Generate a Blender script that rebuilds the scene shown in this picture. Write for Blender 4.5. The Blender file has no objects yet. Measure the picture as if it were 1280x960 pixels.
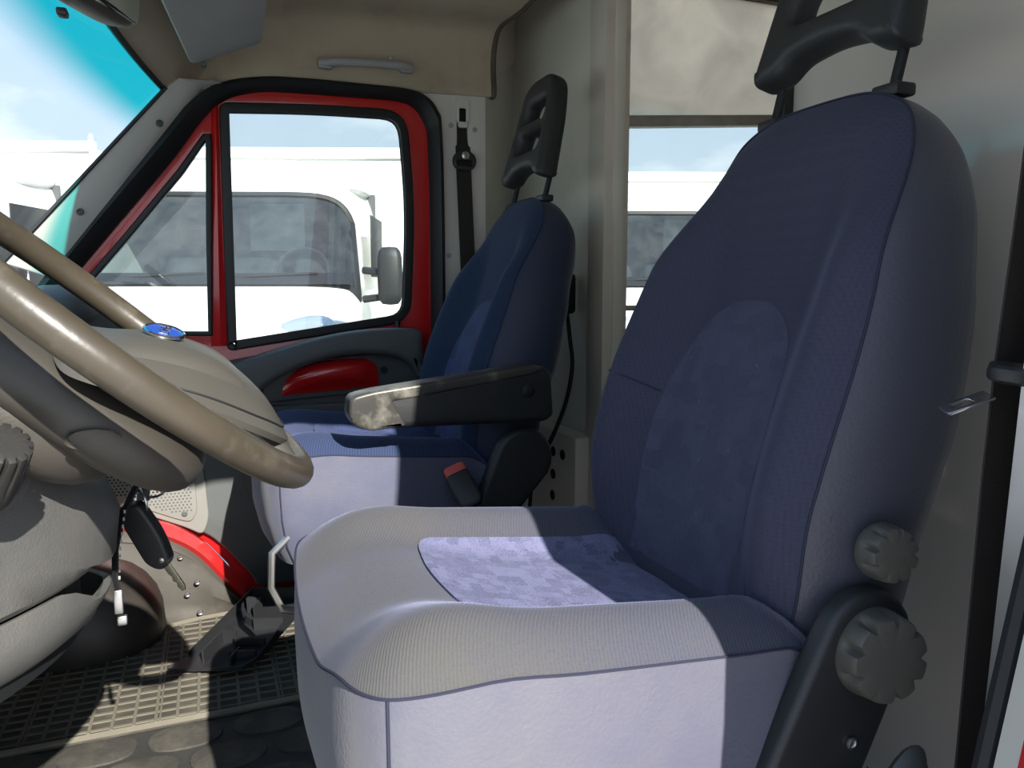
import bpy, bmesh, math, random
from mathutils import Vector, Matrix
R = math.radians
rnd_ = random.Random(7)
SC = bpy.context.scene
COL = SC.collection

# ------------------------------------------------------------------ camera, sky, sun, exposure
cam = bpy.data.cameras.new('camera'); cam.lens = 27.0; cam.sensor_width = 36; cam.clip_start = .01; cam.clip_end = 400
cam_o = bpy.data.objects.new('camera', cam); COL.objects.link(cam_o)
cam_o.location = (0, 0, .75); cam_o.rotation_euler = (R(90-6.83), 0, R(-21.5))
SC.camera = cam_o
SC.view_settings.view_transform = 'Standard'; SC.view_settings.look = 'None'
SC.view_settings.gamma = 1; SC.view_settings.use_curve_mapping = False
SC.view_settings.exposure = 0.62
SUN_D = Vector((-.15, 1, -.63)).normalized()
sun = bpy.data.lights.new('sun', 'SUN'); sun.energy = 6.5; sun.angle = R(.55); sun.color = (1, .955, .88)
sun_o = bpy.data.objects.new('sun', sun); COL.objects.link(sun_o)
sun_o.rotation_euler = SUN_D.to_track_quat('-Z', 'Y').to_euler(); sun_o.location = (2, -6, 6)

def world():
    w = bpy.data.worlds.new('sky'); SC.world = w; w.use_nodes = True
    nt = w.node_tree; N = nt.nodes; L = nt.links; N.clear()
    out = N.new('ShaderNodeOutputWorld'); bg = N.new('ShaderNodeBackground'); bg.inputs[1].default_value = 1.25
    tc = N.new('ShaderNodeTexCoord'); sep = N.new('ShaderNodeSeparateXYZ'); L.new(tc.outputs['Generated'], sep.inputs[0])
    cr = N.new('ShaderNodeValToRGB'); L.new(sep.outputs[2], cr.inputs[0])
    e = cr.color_ramp.elements
    e[0].position = 0; e[0].color = (.48, .545, .62, 1); e[1].position = 1; e[1].color = (.20, .38, .72, 1)
    m = e.new(.30); m.color = (.37, .47, .61, 1)
    mp = N.new('ShaderNodeMapping'); mp.inputs['Scale'].default_value = (1, 1, 2.6); mp.inputs['Location'].default_value = (.35, .2, .08)
    L.new(tc.outputs['Generated'], mp.inputs[0])
    no = N.new('ShaderNodeTexNoise'); no.inputs['Scale'].default_value = 2.6; no.inputs['Detail'].default_value = 7; no.inputs['Roughness'].default_value = .56
    L.new(mp.outputs[0], no.inputs['Vector'])
    c2 = N.new('ShaderNodeValToRGB'); L.new(no.outputs['Fac'], c2.inputs[0])
    c2.color_ramp.elements[0].position = .50; c2.color_ramp.elements[1].position = .72
    mx = N.new('ShaderNodeMix'); mx.data_type = 'RGBA'
    L.new(c2.outputs[0], mx.inputs['Factor']); L.new(cr.outputs[0], mx.inputs['A']); mx.inputs['B'].default_value = (.80, .82, .86, 1)
    L.new(mx.outputs['Result'], bg.inputs[0]); L.new(bg.outputs[0], out.inputs[0])
world()

# ------------------------------------------------------------------ materials
def mat(name, col, rough=.5, metal=0, var=0, vscale=8, bump=0, bscale=60, spec=.5, sheen=0, coat=0, dirt=None, dirt_rng=(.5, .75), dscale=5, emit=None):
    m = bpy.data.materials.new(name); m.use_nodes = True
    nt = m.node_tree; N = nt.nodes; L = nt.links; b = N['Principled BSDF']
    b.inputs['Base Color'].default_value = (*col, 1); b.inputs['Roughness'].default_value = rough
    b.inputs['Metallic'].default_value = metal; b.inputs['Specular IOR Level'].default_value = spec
    if sheen: b.inputs['Sheen Weight'].default_value = sheen; b.inputs['Sheen Roughness'].default_value = .5
    if coat: b.inputs['Coat Weight'].default_value = coat; b.inputs['Coat Roughness'].default_value = .05
    tc = N.new('ShaderNodeTexCoord')
    last = None
    if var:
        n = N.new('ShaderNodeTexNoise'); n.inputs['Scale'].default_value = vscale; n.inputs['Detail'].default_value = 5
        L.new(tc.outputs['Object'], n.inputs['Vector'])
        x = N.new('ShaderNodeMix'); x.data_type = 'RGBA'; L.new(n.outputs['Fac'], x.inputs['Factor'])
        x.inputs['A'].default_value = (*[c*(1-var) for c in col], 1); x.inputs['B'].default_value = (*[min(1, c*(1+var)) for c in col], 1)
        last = x.outputs['Result']
    if dirt:
        n = N.new('ShaderNodeTexNoise'); n.inputs['Scale'].default_value = dscale; n.inputs['Detail'].default_value = 8; n.inputs['Roughness'].default_value = .65
        L.new(tc.outputs['Object'], n.inputs['Vector'])
        r = N.new('ShaderNodeMapRange'); r.inputs[1].default_value = dirt_rng[0]; r.inputs[2].default_value = dirt_rng[1]
        L.new(n.outputs['Fac'], r.inputs[0])
        x = N.new('ShaderNodeMix'); x.data_type = 'RGBA'; L.new(r.outputs[0], x.inputs['Factor'])
        if last: L.new(last, x.inputs['A'])
        else: x.inputs['A'].default_value = (*col, 1)
        x.inputs['B'].default_value = (*dirt, 1); last = x.outputs['Result']
    if last: L.new(last, b.inputs['Base Color'])
    if bump:
        n = N.new('ShaderNodeTexNoise'); n.inputs['Scale'].default_value = bscale; n.inputs['Detail'].default_value = 3
        L.new(tc.outputs['Object'], n.inputs['Vector'])
        bp = N.new('ShaderNodeBump'); bp.inputs['Strength'].default_value = bump; bp.inputs['Distance'].default_value = .002
        L.new(n.outputs['Fac'], bp.inputs['Height']); L.new(bp.outputs[0], b.inputs['Normal'])
    if emit: b.inputs['Emission Color'].default_value = (*emit, 1); b.inputs['Emission Strength'].default_value = 1
    return m

def fabric(name, col, col2, period=.0035, kind='twill', dust=None, dust_amt=0, rough=.9, sheen=.25, patt=False, bump=.5, pk=1.5):
    """woven cloth: fine twill or honeycomb relief, optional dust film (noise) and printed patchwork"""
    m = bpy.data.materials.new(name); m.use_nodes = True
    nt = m.node_tree; N = nt.nodes; L = nt.links; b = N['Principled BSDF']
    b.inputs['Roughness'].default_value = rough; b.inputs['Specular IOR Level'].default_value = .25
    b.inputs['Sheen Weight'].default_value = sheen; b.inputs['Sheen Roughness'].default_value = .4
    b.inputs['Sheen Tint'].default_value = (.55, .6, .9, 1)
    tc = N.new('ShaderNodeTexCoord')
    def wave(rot):
        mp = N.new('ShaderNodeMapping'); mp.inputs['Rotation'].default_value = rot; L.new(tc.outputs['Object'], mp.inputs[0])
        w = N.new('ShaderNodeTexWave'); w.inputs['Scale'].default_value = .314/period; w.inputs['Distortion'].default_value = 1.2; w.inputs['Detail'].default_value = 1
        L.new(mp.outputs[0], w.inputs[0]); return w.outputs['Fac']
    if kind == 'twill': h = wave((R(10), R(20), R(35)))
    else:
        vv = N.new('ShaderNodeTexVoronoi'); vv.inputs['Scale'].default_value = 1/period; vv.inputs['Randomness'].default_value = .25; L.new(tc.outputs['Object'], vv.inputs['Vector']); h = vv.outputs['Distance']
    x = N.new('ShaderNodeMix'); x.data_type = 'RGBA'; L.new(h, x.inputs['Factor'])
    x.inputs['A'].default_value = (*col, 1); x.inputs['B'].default_value = (*col2, 1); last = x.outputs['Result']
    if patt:
        mp = N.new('ShaderNodeMapping'); mp.inputs['Scale'].default_value = patt; L.new(tc.outputs['Object'], mp.inputs[0])
        nz = N.new('ShaderNodeTexNoise'); nz.inputs['Scale'].default_value = 1.2; L.new(mp.outputs[0], nz.inputs['Vector'])
        v = N.new('ShaderNodeTexVoronoi'); v.distance = 'CHEBYCHEV'; v.inputs['Scale'].default_value = 1; v.inputs['Randomness'].default_value = .55
        L.new(mp.outputs[0], v.inputs['Vector'])
        s = N.new('ShaderNodeSeparateColor'); L.new(v.outputs['Color'], s.inputs[0])
        n2 = N.new('ShaderNodeTexNoise'); n2.inputs['Scale'].default_value = 7; n2.inputs['Detail'].default_value = 6; L.new(mp.outputs[0], n2.inputs['Vector'])
        ad = N.new('ShaderNodeMath'); ad.operation = 'MULTIPLY_ADD'; ad.inputs[1].default_value = .95; L.new(n2.outputs['Fac'], ad.inputs[0])
        md = N.new('ShaderNodeMath'); md.operation = 'MULTIPLY'; md.inputs[1].default_value = .32; L.new(s.outputs[0], md.inputs[0]); L.new(md.outputs[0], ad.inputs[2])
        r = N.new('ShaderNodeMapRange'); r.inputs[1].default_value = .35; r.inputs[2].default_value = .8; L.new(ad.outputs[0], r.inputs[0])
        x = N.new('ShaderNodeMix'); x.data_type = 'RGBA'; L.new(r.outputs[0], x.inputs['Factor']); L.new(last, x.inputs['A'])
        x.inputs['B'].default_value = (*[min(1, c*pk) for c in col2], 1); last = x.outputs['Result']
        v2 = N.new('ShaderNodeTexVoronoi'); v2.inputs['Scale'].default_value = 1.4; L.new(mp.outputs[0], v2.inputs['Vector'])
        lt = N.new('ShaderNodeMath'); lt.operation = 'LESS_THAN'; lt.inputs[1].default_value = .13; L.new(v2.outputs['Distance'], lt.inputs[0])
        s2 = N.new('ShaderNodeSeparateColor'); L.new(v2.outputs['Color'], s2.inputs[0])
        g = N.new('ShaderNodeMath'); g.operation = 'GREATER_THAN'; g.inputs[1].default_value = .78; L.new(s2.outputs[1], g.inputs[0])
        mu = N.new('ShaderNodeMath'); mu.operation = 'MULTIPLY'; L.new(lt.outputs[0], mu.inputs[0]); L.new(g.outputs[0], mu.inputs[1])
        m2 = N.new('ShaderNodeMath'); m2.operation = 'MULTIPLY'; m2.inputs[1].default_value = .35; L.new(mu.outputs[0], m2.inputs[0])
        cc = N.new('ShaderNodeMix'); cc.data_type = 'RGBA'; cc.inputs['A'].default_value = (.30, .05, .10, 1); cc.inputs['B'].default_value = (.05, .25, .16, 1); 
        rr = N.new('ShaderNodeMath'); rr.operation = 'GREATER_THAN'; rr.inputs[1].default_value = .5; L.new(s2.outputs[0], rr.inputs[0]); L.new(rr.outputs[0], cc.inputs['Factor'])
        x = N.new('ShaderNodeMix'); x.data_type = 'RGBA'; L.new(m2.outputs[0], x.inputs['Factor']); L.new(last, x.inputs['A']); L.new(cc.outputs['Result'], x.inputs['B']); last = x.outputs['Result']
    if dust:
        n = N.new('ShaderNodeTexNoise'); n.inputs['Scale'].default_value = 4.5; n.inputs['Detail'].default_value = 4; L.new(tc.outputs['Object'], n.inputs['Vector'])
        n3 = N.new('ShaderNodeTexNoise'); n3.inputs['Scale'].default_value = 420; n3.inputs['Detail'].default_value = 2; L.new(tc.outputs['Object'], n3.inputs['Vector'])
        sp = N.new('ShaderNodeSeparateXYZ'); L.new(tc.outputs['Object'], sp.inputs[0])
        gx = N.new('ShaderNodeMapRange'); gx.inputs[1].default_value = .22; gx.inputs[2].default_value = -.22; L.new(sp.outputs[0], gx.inputs[0])   # dust collects on the front half of the cushion
        a = N.new('ShaderNodeMath'); a.operation = 'MULTIPLY_ADD'; a.inputs[1].default_value = .9; L.new(n.outputs['Fac'], a.inputs[0]); 
        a2 = N.new('ShaderNodeMath'); a2.operation = 'MULTIPLY_ADD'; a2.inputs[1].default_value = .9; a2.inputs[2].default_value = -.62; L.new(n3.outputs['Fac'], a2.inputs[0]); L.new(a2.outputs[0], a.inputs[2])
        a3 = N.new('ShaderNodeMath'); a3.operation = 'MULTIPLY_ADD'; a3.inputs[1].default_value = .5; L.new(gx.outputs[0], a3.inputs[0]); L.new(a.outputs[0], a3.inputs[2])
        r = N.new('ShaderNodeMath'); r.operation = 'MULTIPLY'; r.use_clamp = True; r.inputs[1].default_value = dust_amt; L.new(a3.outputs[0], r.inputs[0])
        x = N.new('ShaderNodeMix'); x.data_type = 'RGBA'; L.new(r.outputs[0], x.inputs['Factor']); L.new(last, x.inputs['A']); x.inputs['B'].default_value = (*dust, 1); last = x.outputs['Result']
    L.new(last, b.inputs['Base Color'])
    bp = N.new('ShaderNodeBump'); bp.inputs['Strength'].default_value = bump; bp.inputs['Distance'].default_value = .0012
    L.new(h, bp.inputs['Height']); L.new(bp.outputs[0], b.inputs['Normal'])
    return m

def glass(name, tint=(.93, .96, .95), rough=0.0, refl=1.0, band=None, dirt=0):
    """thin pane: transparent body with a fresnel reflection; band = (z0, z1, colour) sun strip dyed into the top of a windscreen"""
    m = bpy.data.materials.new(name); m.use_nodes = True
    nt = m.node_tree; N = nt.nodes; L = nt.links; N.clear()
    out = N.new('ShaderNodeOutputMaterial'); tr = N.new('ShaderNodeBsdfTransparent'); gl = N.new('ShaderNodeBsdfGlossy')
    gl.inputs['Roughness'].default_value = rough; tr.inputs[0].default_value = (*tint, 1)
    if band:
        tc = N.new('ShaderNodeUVMap'); tc.uv_map = 'pane'; sp = N.new('ShaderNodeSeparateXYZ'); L.new(tc.outputs[0], sp.inputs[0])
        mr = N.new('ShaderNodeMapRange'); mr.interpolation_type = 'SMOOTHSTEP'; mr.inputs[1].default_value = band[0]; mr.inputs[2].default_value = band[1]; L.new(sp.outputs[1], mr.inputs[0])
        mx = N.new('ShaderNodeMix'); mx.data_type = 'RGBA'; L.new(mr.outputs[0], mx.inputs['Factor']); mx.inputs['A'].default_value = (*tint, 1); mx.inputs['B'].default_value = (*band[2], 1)
        L.new(mx.outputs['Result'], tr.inputs[0])
    fr = N.new('ShaderNodeLayerWeight'); fr.inputs[0].default_value = .5      # 'Facing': same from both sides of a thin pane
    pw = N.new('ShaderNodeMath'); pw.operation = 'POWER'; pw.inputs[1].default_value = 4.5; L.new(fr.outputs['Facing'], pw.inputs[0])
    ml = N.new('ShaderNodeMath'); ml.operation = 'MULTIPLY_ADD'; ml.inputs[1].default_value = .75*refl; ml.inputs[2].default_value = .05*refl; L.new(pw.outputs[0], ml.inputs[0])
    mix = N.new('ShaderNodeMixShader'); L.new(ml.outputs[0], mix.inputs[0]); L.new(tr.outputs[0], mix.inputs[1]); L.new(gl.outputs[0], mix.inputs[2])
    last = mix
    if dirt:
        tc = N.new('ShaderNodeTexCoord'); n = N.new('ShaderNodeTexNoise'); n.inputs['Scale'].default_value = 5; n.inputs['Detail'].default_value = 9; n.inputs['Roughness'].default_value = .7
        L.new(tc.outputs['Object'], n.inputs['Vector'])
        r = N.new('ShaderNodeMapRange'); r.inputs[1].default_value = .35; r.inputs[2].default_value = .9; r.inputs[3].default_value = dirt*.3; r.inputs[4].default_value = dirt*1.6; L.new(n.outputs['Fac'], r.inputs[0])
        df = N.new('ShaderNodeBsdfDiffuse'); df.inputs[0].default_value = (.75, .74, .70, 1)
        m2 = N.new('ShaderNodeMixShader'); L.new(r.outputs[0], m2.inputs[0]); L.new(mix.outputs[0], m2.inputs[1]); L.new(df.outputs[0], m2.inputs[2]); last = m2
    L.new(last.outputs[0], out.inputs[0])
    return m

M = dict(
    black=mat('black_plastic', (.018, .019, .021), .48, var=.25, vscale=20, bump=.15, bscale=400),
    black_soft=mat('black_rubber', (.008, .009, .010), .6, bump=.1, bscale=200),
    seal=mat('seal_rubber', (.012, .013, .014), .5),
    red=mat('red_paint', (.56, .012, .012), .22, coat=.8, var=.05),
    dgrey=mat('dark_grey_plastic', (.085, .092, .092), .55, var=.1, vscale=12, bump=.25, bscale=500),
    lgrey=mat('grey_trim_plastic', (.36, .36, .345), .5, var=.06, bump=.12, bscale=400),
    dash=mat('dash_grey_plastic', (.115, .116, .112), .52, var=.10, vscale=9, bump=.25, bscale=420, dirt=(.155, .15, .135), dirt_rng=(.48, .8), dscale=9),
    taupe=mat('taupe_plastic', (.052, .047, .039), .5, var=.12, vscale=10, bump=.12, bscale=420),
    wheel=mat('worn_wheel_leather', (.058, .048, .034), .36, var=.22, vscale=26, bump=.12, bscale=120, dirt=(.125, .11, .085), dirt_rng=(.56, .80), dscale=24),
    hub=mat('hub_plastic', (.070, .066, .056), .45, var=.12, vscale=10, bump=.1, bscale=420),
    cream=mat('cream_panel', (.78, .75, .66), .35, var=.10, vscale=3, dirt=(.60, .55, .46), dirt_rng=(.55, .9), dscale=2.5),
    creamwhite=mat('lightened_panel', (.86, .80, .73), .25, var=.03, vscale=3, coat=1.0),  # cream lightened to stand in for bounce light
    creamlight=mat('beige_frame', (.72, .66, .56), .45, var=.08, vscale=4, dirt=(.36, .31, .24), dirt_rng=(.55, .9), dscale=6),
    liner=mat('headliner', (.48, .41, .305), .85, var=.15, vscale=5, bump=.2, bscale=160, dirt=(.29, .235, .17), dirt_rng=(.5, .85), dscale=4),
    visor=mat('visor_grey', (.36, .355, .33), .7, var=.12, vscale=6, bump=.1, bscale=200),
    spk=mat('speaker_sunlit_grey', (.215, .21, .19), .55, var=.06, bump=.12, bscale=400),  # same plastic as the door trim panel, coloured paler as if sunlit
    pillar=mat('pillar_trim', (.64, .62, .57), .55, var=.08, vscale=7, bump=.1, bscale=300),
    steel=mat('steel', (.55, .54, .52), .32, metal=1, var=.1, vscale=40),
    chrome=mat('chrome', (.8, .8, .8), .12, metal=1),
    brass=mat('key_metal', (.62, .58, .44), .3, metal=1, var=.15, vscale=60),
    belt=mat('belt_webbing', (.022, .017, .015), .8, bump=.5, bscale=300),
    redplastic=mat('red_button', (.62, .09, .075), .45, var=.1),
    skirt=mat('seat_side_vinyl', (.094, .095, .132), .50, var=.12, vscale=9, bump=.3, bscale=240, sheen=.25, dirt=(.136, .133, .148), dirt_rng=(.42, .8), dscale=4),
    sidep=mat('backrest_vinyl', (.052, .053, .074), .46, var=.12, vscale=8, bump=.35, bscale=260, sheen=.15),
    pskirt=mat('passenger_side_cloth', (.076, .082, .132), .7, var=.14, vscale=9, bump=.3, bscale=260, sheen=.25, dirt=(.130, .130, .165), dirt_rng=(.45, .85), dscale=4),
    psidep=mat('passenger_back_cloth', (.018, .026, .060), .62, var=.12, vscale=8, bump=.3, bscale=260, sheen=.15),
    thread=mat('seam_thread', (.02, .022, .045), .8),
    knob=mat('knob_plastic', (.075, .070, .060), .42, var=.1, vscale=30, bump=.1, bscale=500),
    mat_rib=mat('mat_rubber_rib', (.165, .150, .115), .8, var=.25, vscale=14, bump=.3, bscale=200),
    mat_base=mat('mat_rubber', (.060, .055, .045), .85, var=.3, vscale=10, bump=.3, bscale=160, dirt=(.14, .125, .095), dirt_rng=(.45, .75), dscale=9),
    floor=mat('floor_rubber', (.040, .040, .037), .7, var=.25, vscale=8, bump=.3, bscale=160, dirt=(.09, .082, .065), dirt_rng=(.5, .8), dscale=7),
    pad=mat('floor_pad_rubber', (.055, .052, .045), .75, var=.3, vscale=16, bump=.4, bscale=180, dirt=(.125, .115, .09), dirt_rng=(.45, .75), dscale=12),
    arch=mat('arch_rubber', (.030, .026, .023), .45, var=.2, vscale=10, dirt=(.06, .05, .04), dirt_rng=(.5, .8), dscale=6),
    sill=mat('sill_plastic', (.058, .052, .044), .6, var=.15, vscale=10, dirt=(.10, .088, .068), dirt_rng=(.5, .8), dscale=8, spec=.3),
    white=mat('white_paint', (.80, .80, .78), .3, coat=.3, var=.02),
    offwhite=mat('box_white', (.74, .73, .67), .45, var=.04, vscale=2),
    tyre=mat('tyre', (.02, .02, .02), .8), lamp=mat('headlamp', (.55, .6, .65), .1, metal=.6),
    vanblack=mat('van_black_trim', (.025, .025, .027), .5), vanseat=mat('van_seat_cloth', (.05, .055, .065), .9),
    vandash=mat('van_dash', (.10, .105, .11), .6), screen=mat('grey_blind', (.42, .43, .42), .7),
    asphalt=mat('asphalt', (.56, .535, .49), .9, var=.2, vscale=3, bump=.3, bscale=40),
    sash=mat('dusty_sash', (.43, .38, .31), .5, var=.25, vscale=6, dirt=(.60, .55, .46), dirt_rng=(.45, .7), dscale=5),
    rust=mat('old_metal_rail', (.09, .07, .05), .6, var=.5, vscale=14), blue=mat('emblem_blue', (.02, .07, .35), .3, coat=.5),
    mirror=mat('mirror_face', (.7, .7, .7), .03, metal=1), brown=mat('mirror_housing', (.075, .066, .055), .45, var=.1),
    green=mat('green_plastic', (.05, .35, .2), .5),
)
M['cush'] = fabric('driver_cushion_cloth', (.042, .048, .090), (.066, .072, .120), .0030, 'twill', bump=.3, dust=(.094, .091, .084), dust_amt=1.2)
M['back'] = fabric('driver_back_cloth', (.036, .038, .064), (.053, .055, .088), .0050, 'honey', sheen=.15)
M['insert'] = fabric('driver_insert_cloth', (.072, .076, .134), (.092, .095, .158), .0022, 'twill', patt=(62, 62, 62), pk=1.9, sheen=.15, bump=.25)
M['binsert'] = fabric('driver_back_insert_cloth', (.044, .046, .076), (.054, .056, .090), .0022, 'twill', patt=(40, 40, 40), pk=1.3, sheen=.15, bump=.25)
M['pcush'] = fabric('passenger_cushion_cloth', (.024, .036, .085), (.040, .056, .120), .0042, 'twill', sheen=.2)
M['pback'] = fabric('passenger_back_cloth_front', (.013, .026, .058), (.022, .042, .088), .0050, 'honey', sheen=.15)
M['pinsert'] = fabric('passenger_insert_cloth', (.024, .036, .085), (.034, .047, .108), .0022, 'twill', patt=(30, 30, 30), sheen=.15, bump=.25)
def translucent(name, col, clear=.15):
    m = bpy.data.materials.new(name); m.use_nodes = True; nt = m.node_tree; N = nt.nodes; L = nt.links; N.clear()
    out = N.new('ShaderNodeOutputMaterial'); a = N.new('ShaderNodeBsdfTranslucent'); t = N.new('ShaderNodeBsdfTransparent'); d = N.new('ShaderNodeBsdfDiffuse')
    tc = N.new('ShaderNodeTexCoord'); n = N.new('ShaderNodeTexNoise'); n.inputs['Scale'].default_value = 4; n.inputs['Detail'].default_value = 7; n.inputs['Distortion'].default_value = 1.2; L.new(tc.outputs['Object'], n.inputs['Vector'])
    r = N.new('ShaderNodeValToRGB'); r.color_ramp.elements[0].position = .35; r.color_ramp.elements[1].position = .7
    r.color_ramp.elements[0].color = (*[c*.8 for c in col], 1); r.color_ramp.elements[1].color = (*col, 1); L.new(n.outputs['Fac'], r.inputs[0])
    L.new(r.outputs[0], a.inputs[0]); L.new(r.outputs[0], d.inputs[0])
    x = N.new('ShaderNodeMixShader'); x.inputs[0].default_value = .35; L.new(a.outputs[0], x.inputs[1]); L.new(d.outputs[0], x.inputs[2])
    y = N.new('ShaderNodeMixShader'); y.inputs[0].default_value = clear; L.new(x.outputs[0], y.inputs[1]); L.new(t.outputs[0], y.inputs[2]); L.new(y.outputs[0], out.inputs[0])
    return m
M['sashpane'] = translucent('dusty_sash_pane', (.92, .84, .70), .12)
M['windscreen'] = glass('windscreen_glass', (.90, .95, .94), refl=.35, band=(.77, .91, (.02, .56, .57)), dirt=.02)
M['pane'] = glass('door_glass', (.90, .94, .92), dirt=.03)
M['vanglass'] = glass('van_glass', (.62, .70, .70), refl=1.6, dirt=.07)

# ------------------------------------------------------------------ geometry helpers
ORG = {}
def tag(o, label=None, cat=None, group=None, kind=None):
    if label: o['label'] = label
    if cat: o['category'] = cat
    if group: o['group'] = group
    if kind: o['kind'] = kind
    return o
def empty(name, loc, label=None, cat=None, group=None, kind=None):
    o = bpy.data.objects.new(name, None); COL.objects.link(o); o.location = loc; o.empty_display_size = .1
    ORG[o] = Vector(loc); return tag(o, label, cat, group, kind)
def obj(name, geo, m, parent=None, label=None, cat=None, group=None, kind=None, smooth=40, org=None):
    """geo = (verts, faces) in world axes; the mesh is re-based on its thing's origin"""
    V, Fc = geo
    o0 = ORG[parent] if parent is not None else Vector(org or (0, 0, 0))
    me = bpy.data.meshes.new(name)
    me.from_pydata([Vector(v)-o0 for v in V], [], Fc); me.validate(); me.update()
    bm = bmesh.new(); bm.from_mesh(me); bmesh.ops.recalc_face_normals(bm, faces=bm.faces); bm.to_mesh(me); bm.free()
    if smooth:
        me.polygons.foreach_set('use_smooth', [True]*len(me.polygons)); me.set_sharp_from_angle(angle=R(smooth))
    me.materials.append(m if not isinstance(m, str) else M[m])
    o = bpy.data.objects.new(name, me); COL.objects.link(o)
    if parent is not None: o.parent = parent; ORG[o] = o0
    else: o.location = o0; ORG[o] = o0
    return tag(o, label, cat, group, kind)
def join(*gs):
    V, Fc = [], []
    for g in gs:
        n = len(V); V += list(g[0]); Fc += [tuple(i+n for i in f) for f in g[1]]
    return V, Fc
def xf(g, mtx): return [mtx @ Vector(v) for v in g[0]], g[1]
def frame(o, a, b, c=None):
    a = Vector(a).normalized(); b = Vector(b).normalized(); c = Vector(c).normalized() if c is not None else a.cross(b)
    m = Matrix((a, b, c)).transposed().to_4x4(); m.translation = Vector(o); return m
def cr(pts, n=8, closed=False):
    P = [Vector(p) for p in pts]; out = []; L = len(P)
    for i in range(L if closed else L-1):
        if closed: a, b, c, d = P[i-1], P[i], P[(i+1) % L], P[(i+2) % L]
        else: a, b, c, d = P[max(i-1, 0)], P[i], P[i+1], P[min(i+2, L-1)]
        for k in range(n):
            t = k/n
            out.append(.5*((2*b)+(c-a)*t+(2*a-5*b+4*c-d)*t*t+(3*b-a-3*c+d)*t**3))
    if not closed: out.append(P[-1])
    return out
def fillet(poly, r, n=5):
    P = [Vector(p) for p in poly]; out = []; L = len(P)
    for i in range(L):
        p = P[i]; a = P[i-1]-p; b = P[(i+1) % L]-p
        ri = r[i] if isinstance(r, (list, tuple)) else r
        d = min(ri, a.length*.45, b.length*.45)
        if d < 1e-5: out.append(p); continue
        s, e = p+a.normalized()*d, p+b.normalized()*d
        for k in range(n+1):
            t = k/n; out.append((1-t)**2*s+2*t*(1-t)*p+t*t*e)
    return out
def box(c, s, bev=0, seg=2, mtx=None):
    bm = bmesh.new(); bmesh.ops.create_cube(bm, size=1)
    for v in bm.verts: v.co = Vector((v.co.x*s[0], v.co.y*s[1], v.co.z*s[2]))
    if bev: bmesh.ops.bevel(bm, geom=bm.edges[:], offset=bev, segments=seg, affect='EDGES', profile=.5)
    bm.verts.index_update()
    V = [v.co.copy() for v in bm.verts]; Fc = [tuple(v.index for v in f.verts) for f in bm.faces]; bm.free()
    if mtx is not None: V = [mtx @ v for v in V]
    return [v+Vector(c) for v in V], Fc
def loft(rings, closed=True, cap=True):
    V = []; Fc = []; n = len(rings[0])
    for r in rings: V += [Vector(p) for p in r]
    for i in range(len(rings)-1):
        for j in range(n if closed else n-1):
            k = (j+1) % n
            Fc.append((i*n+j, i*n+k, (i+1)*n+k, (i+1)*n+j))
    if cap and closed:
        Fc.append(tuple(range(n))); Fc.append(tuple(range((len(rings)-1)*n, len(rings)*n)))
    return V, Fc
def tube(path, r, n=10, closed=False, flat=1.0, up=None, cap=True, twist=0):
    P = [Vector(p) for p in path]; L = len(P); rings = []
    prev = None
    for i in range(L):
        if closed: t = (P[(i+1) % L]-P[i-1])
        else: t = P[min(i+1, L-1)]-P[max(i-1, 0)]
        t.normalize()
        u = Vector(up) if up is not None else (prev if prev is not None else (Vector((0, 0, 1)) if abs(t.z) < .9 else Vector((1, 0, 0))))
        u = (u-t*u.dot(t)); u.normalize(); v = t.cross(u); prev = u
        ri = r[i] if isinstance(r, (list, tuple)) else r
        rings.append([P[i]+(u*math.cos(2*math.pi*k/n)*flat+v*math.sin(2*math.pi*k/n))*ri for k in range(n)])
    if closed: rings.append(rings[0])
    return loft(rings, True, cap and not closed)
def strap(path, w, th, side):
    P = [Vector(p) for p in path]; rings = []
    for i, p in enumerate(P):
        t = (P[min(i+1, len(P)-1)]-P[max(i-1, 0)]).normalized(); s = Vector(side[i] if isinstance(side, list) else side); s = (s-t*s.dot(t)).normalized(); nn = t.cross(s)
        rings.append([p+s*w/2+nn*th/2, p+s*w/2-nn*th/2, p-s*w/2-nn*th/2, p-s*w/2+nn*th/2])
    return loft(rings)
def lathe(prof, o, axis, n=24, cap=True):
    """prof = [(radius, height)] along axis from o"""
    a = Vector(axis).normalized(); u = a.orthogonal().normalized(); v = a.cross(u)
    rings = [[Vector(o)+a*h+(u*math.cos(2*math.pi*k/n)+v*math.sin(2*math.pi*k/n))*max(r, 1e-5) for k in range(n)] for r, h in prof]
    return loft(rings, True, cap)
def cyl(o, axis, r, h, n=16): return lathe([(r*.9, 0), (r, h*.1), (r, h*.9), (r*.9, h)], o, axis, n)
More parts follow.
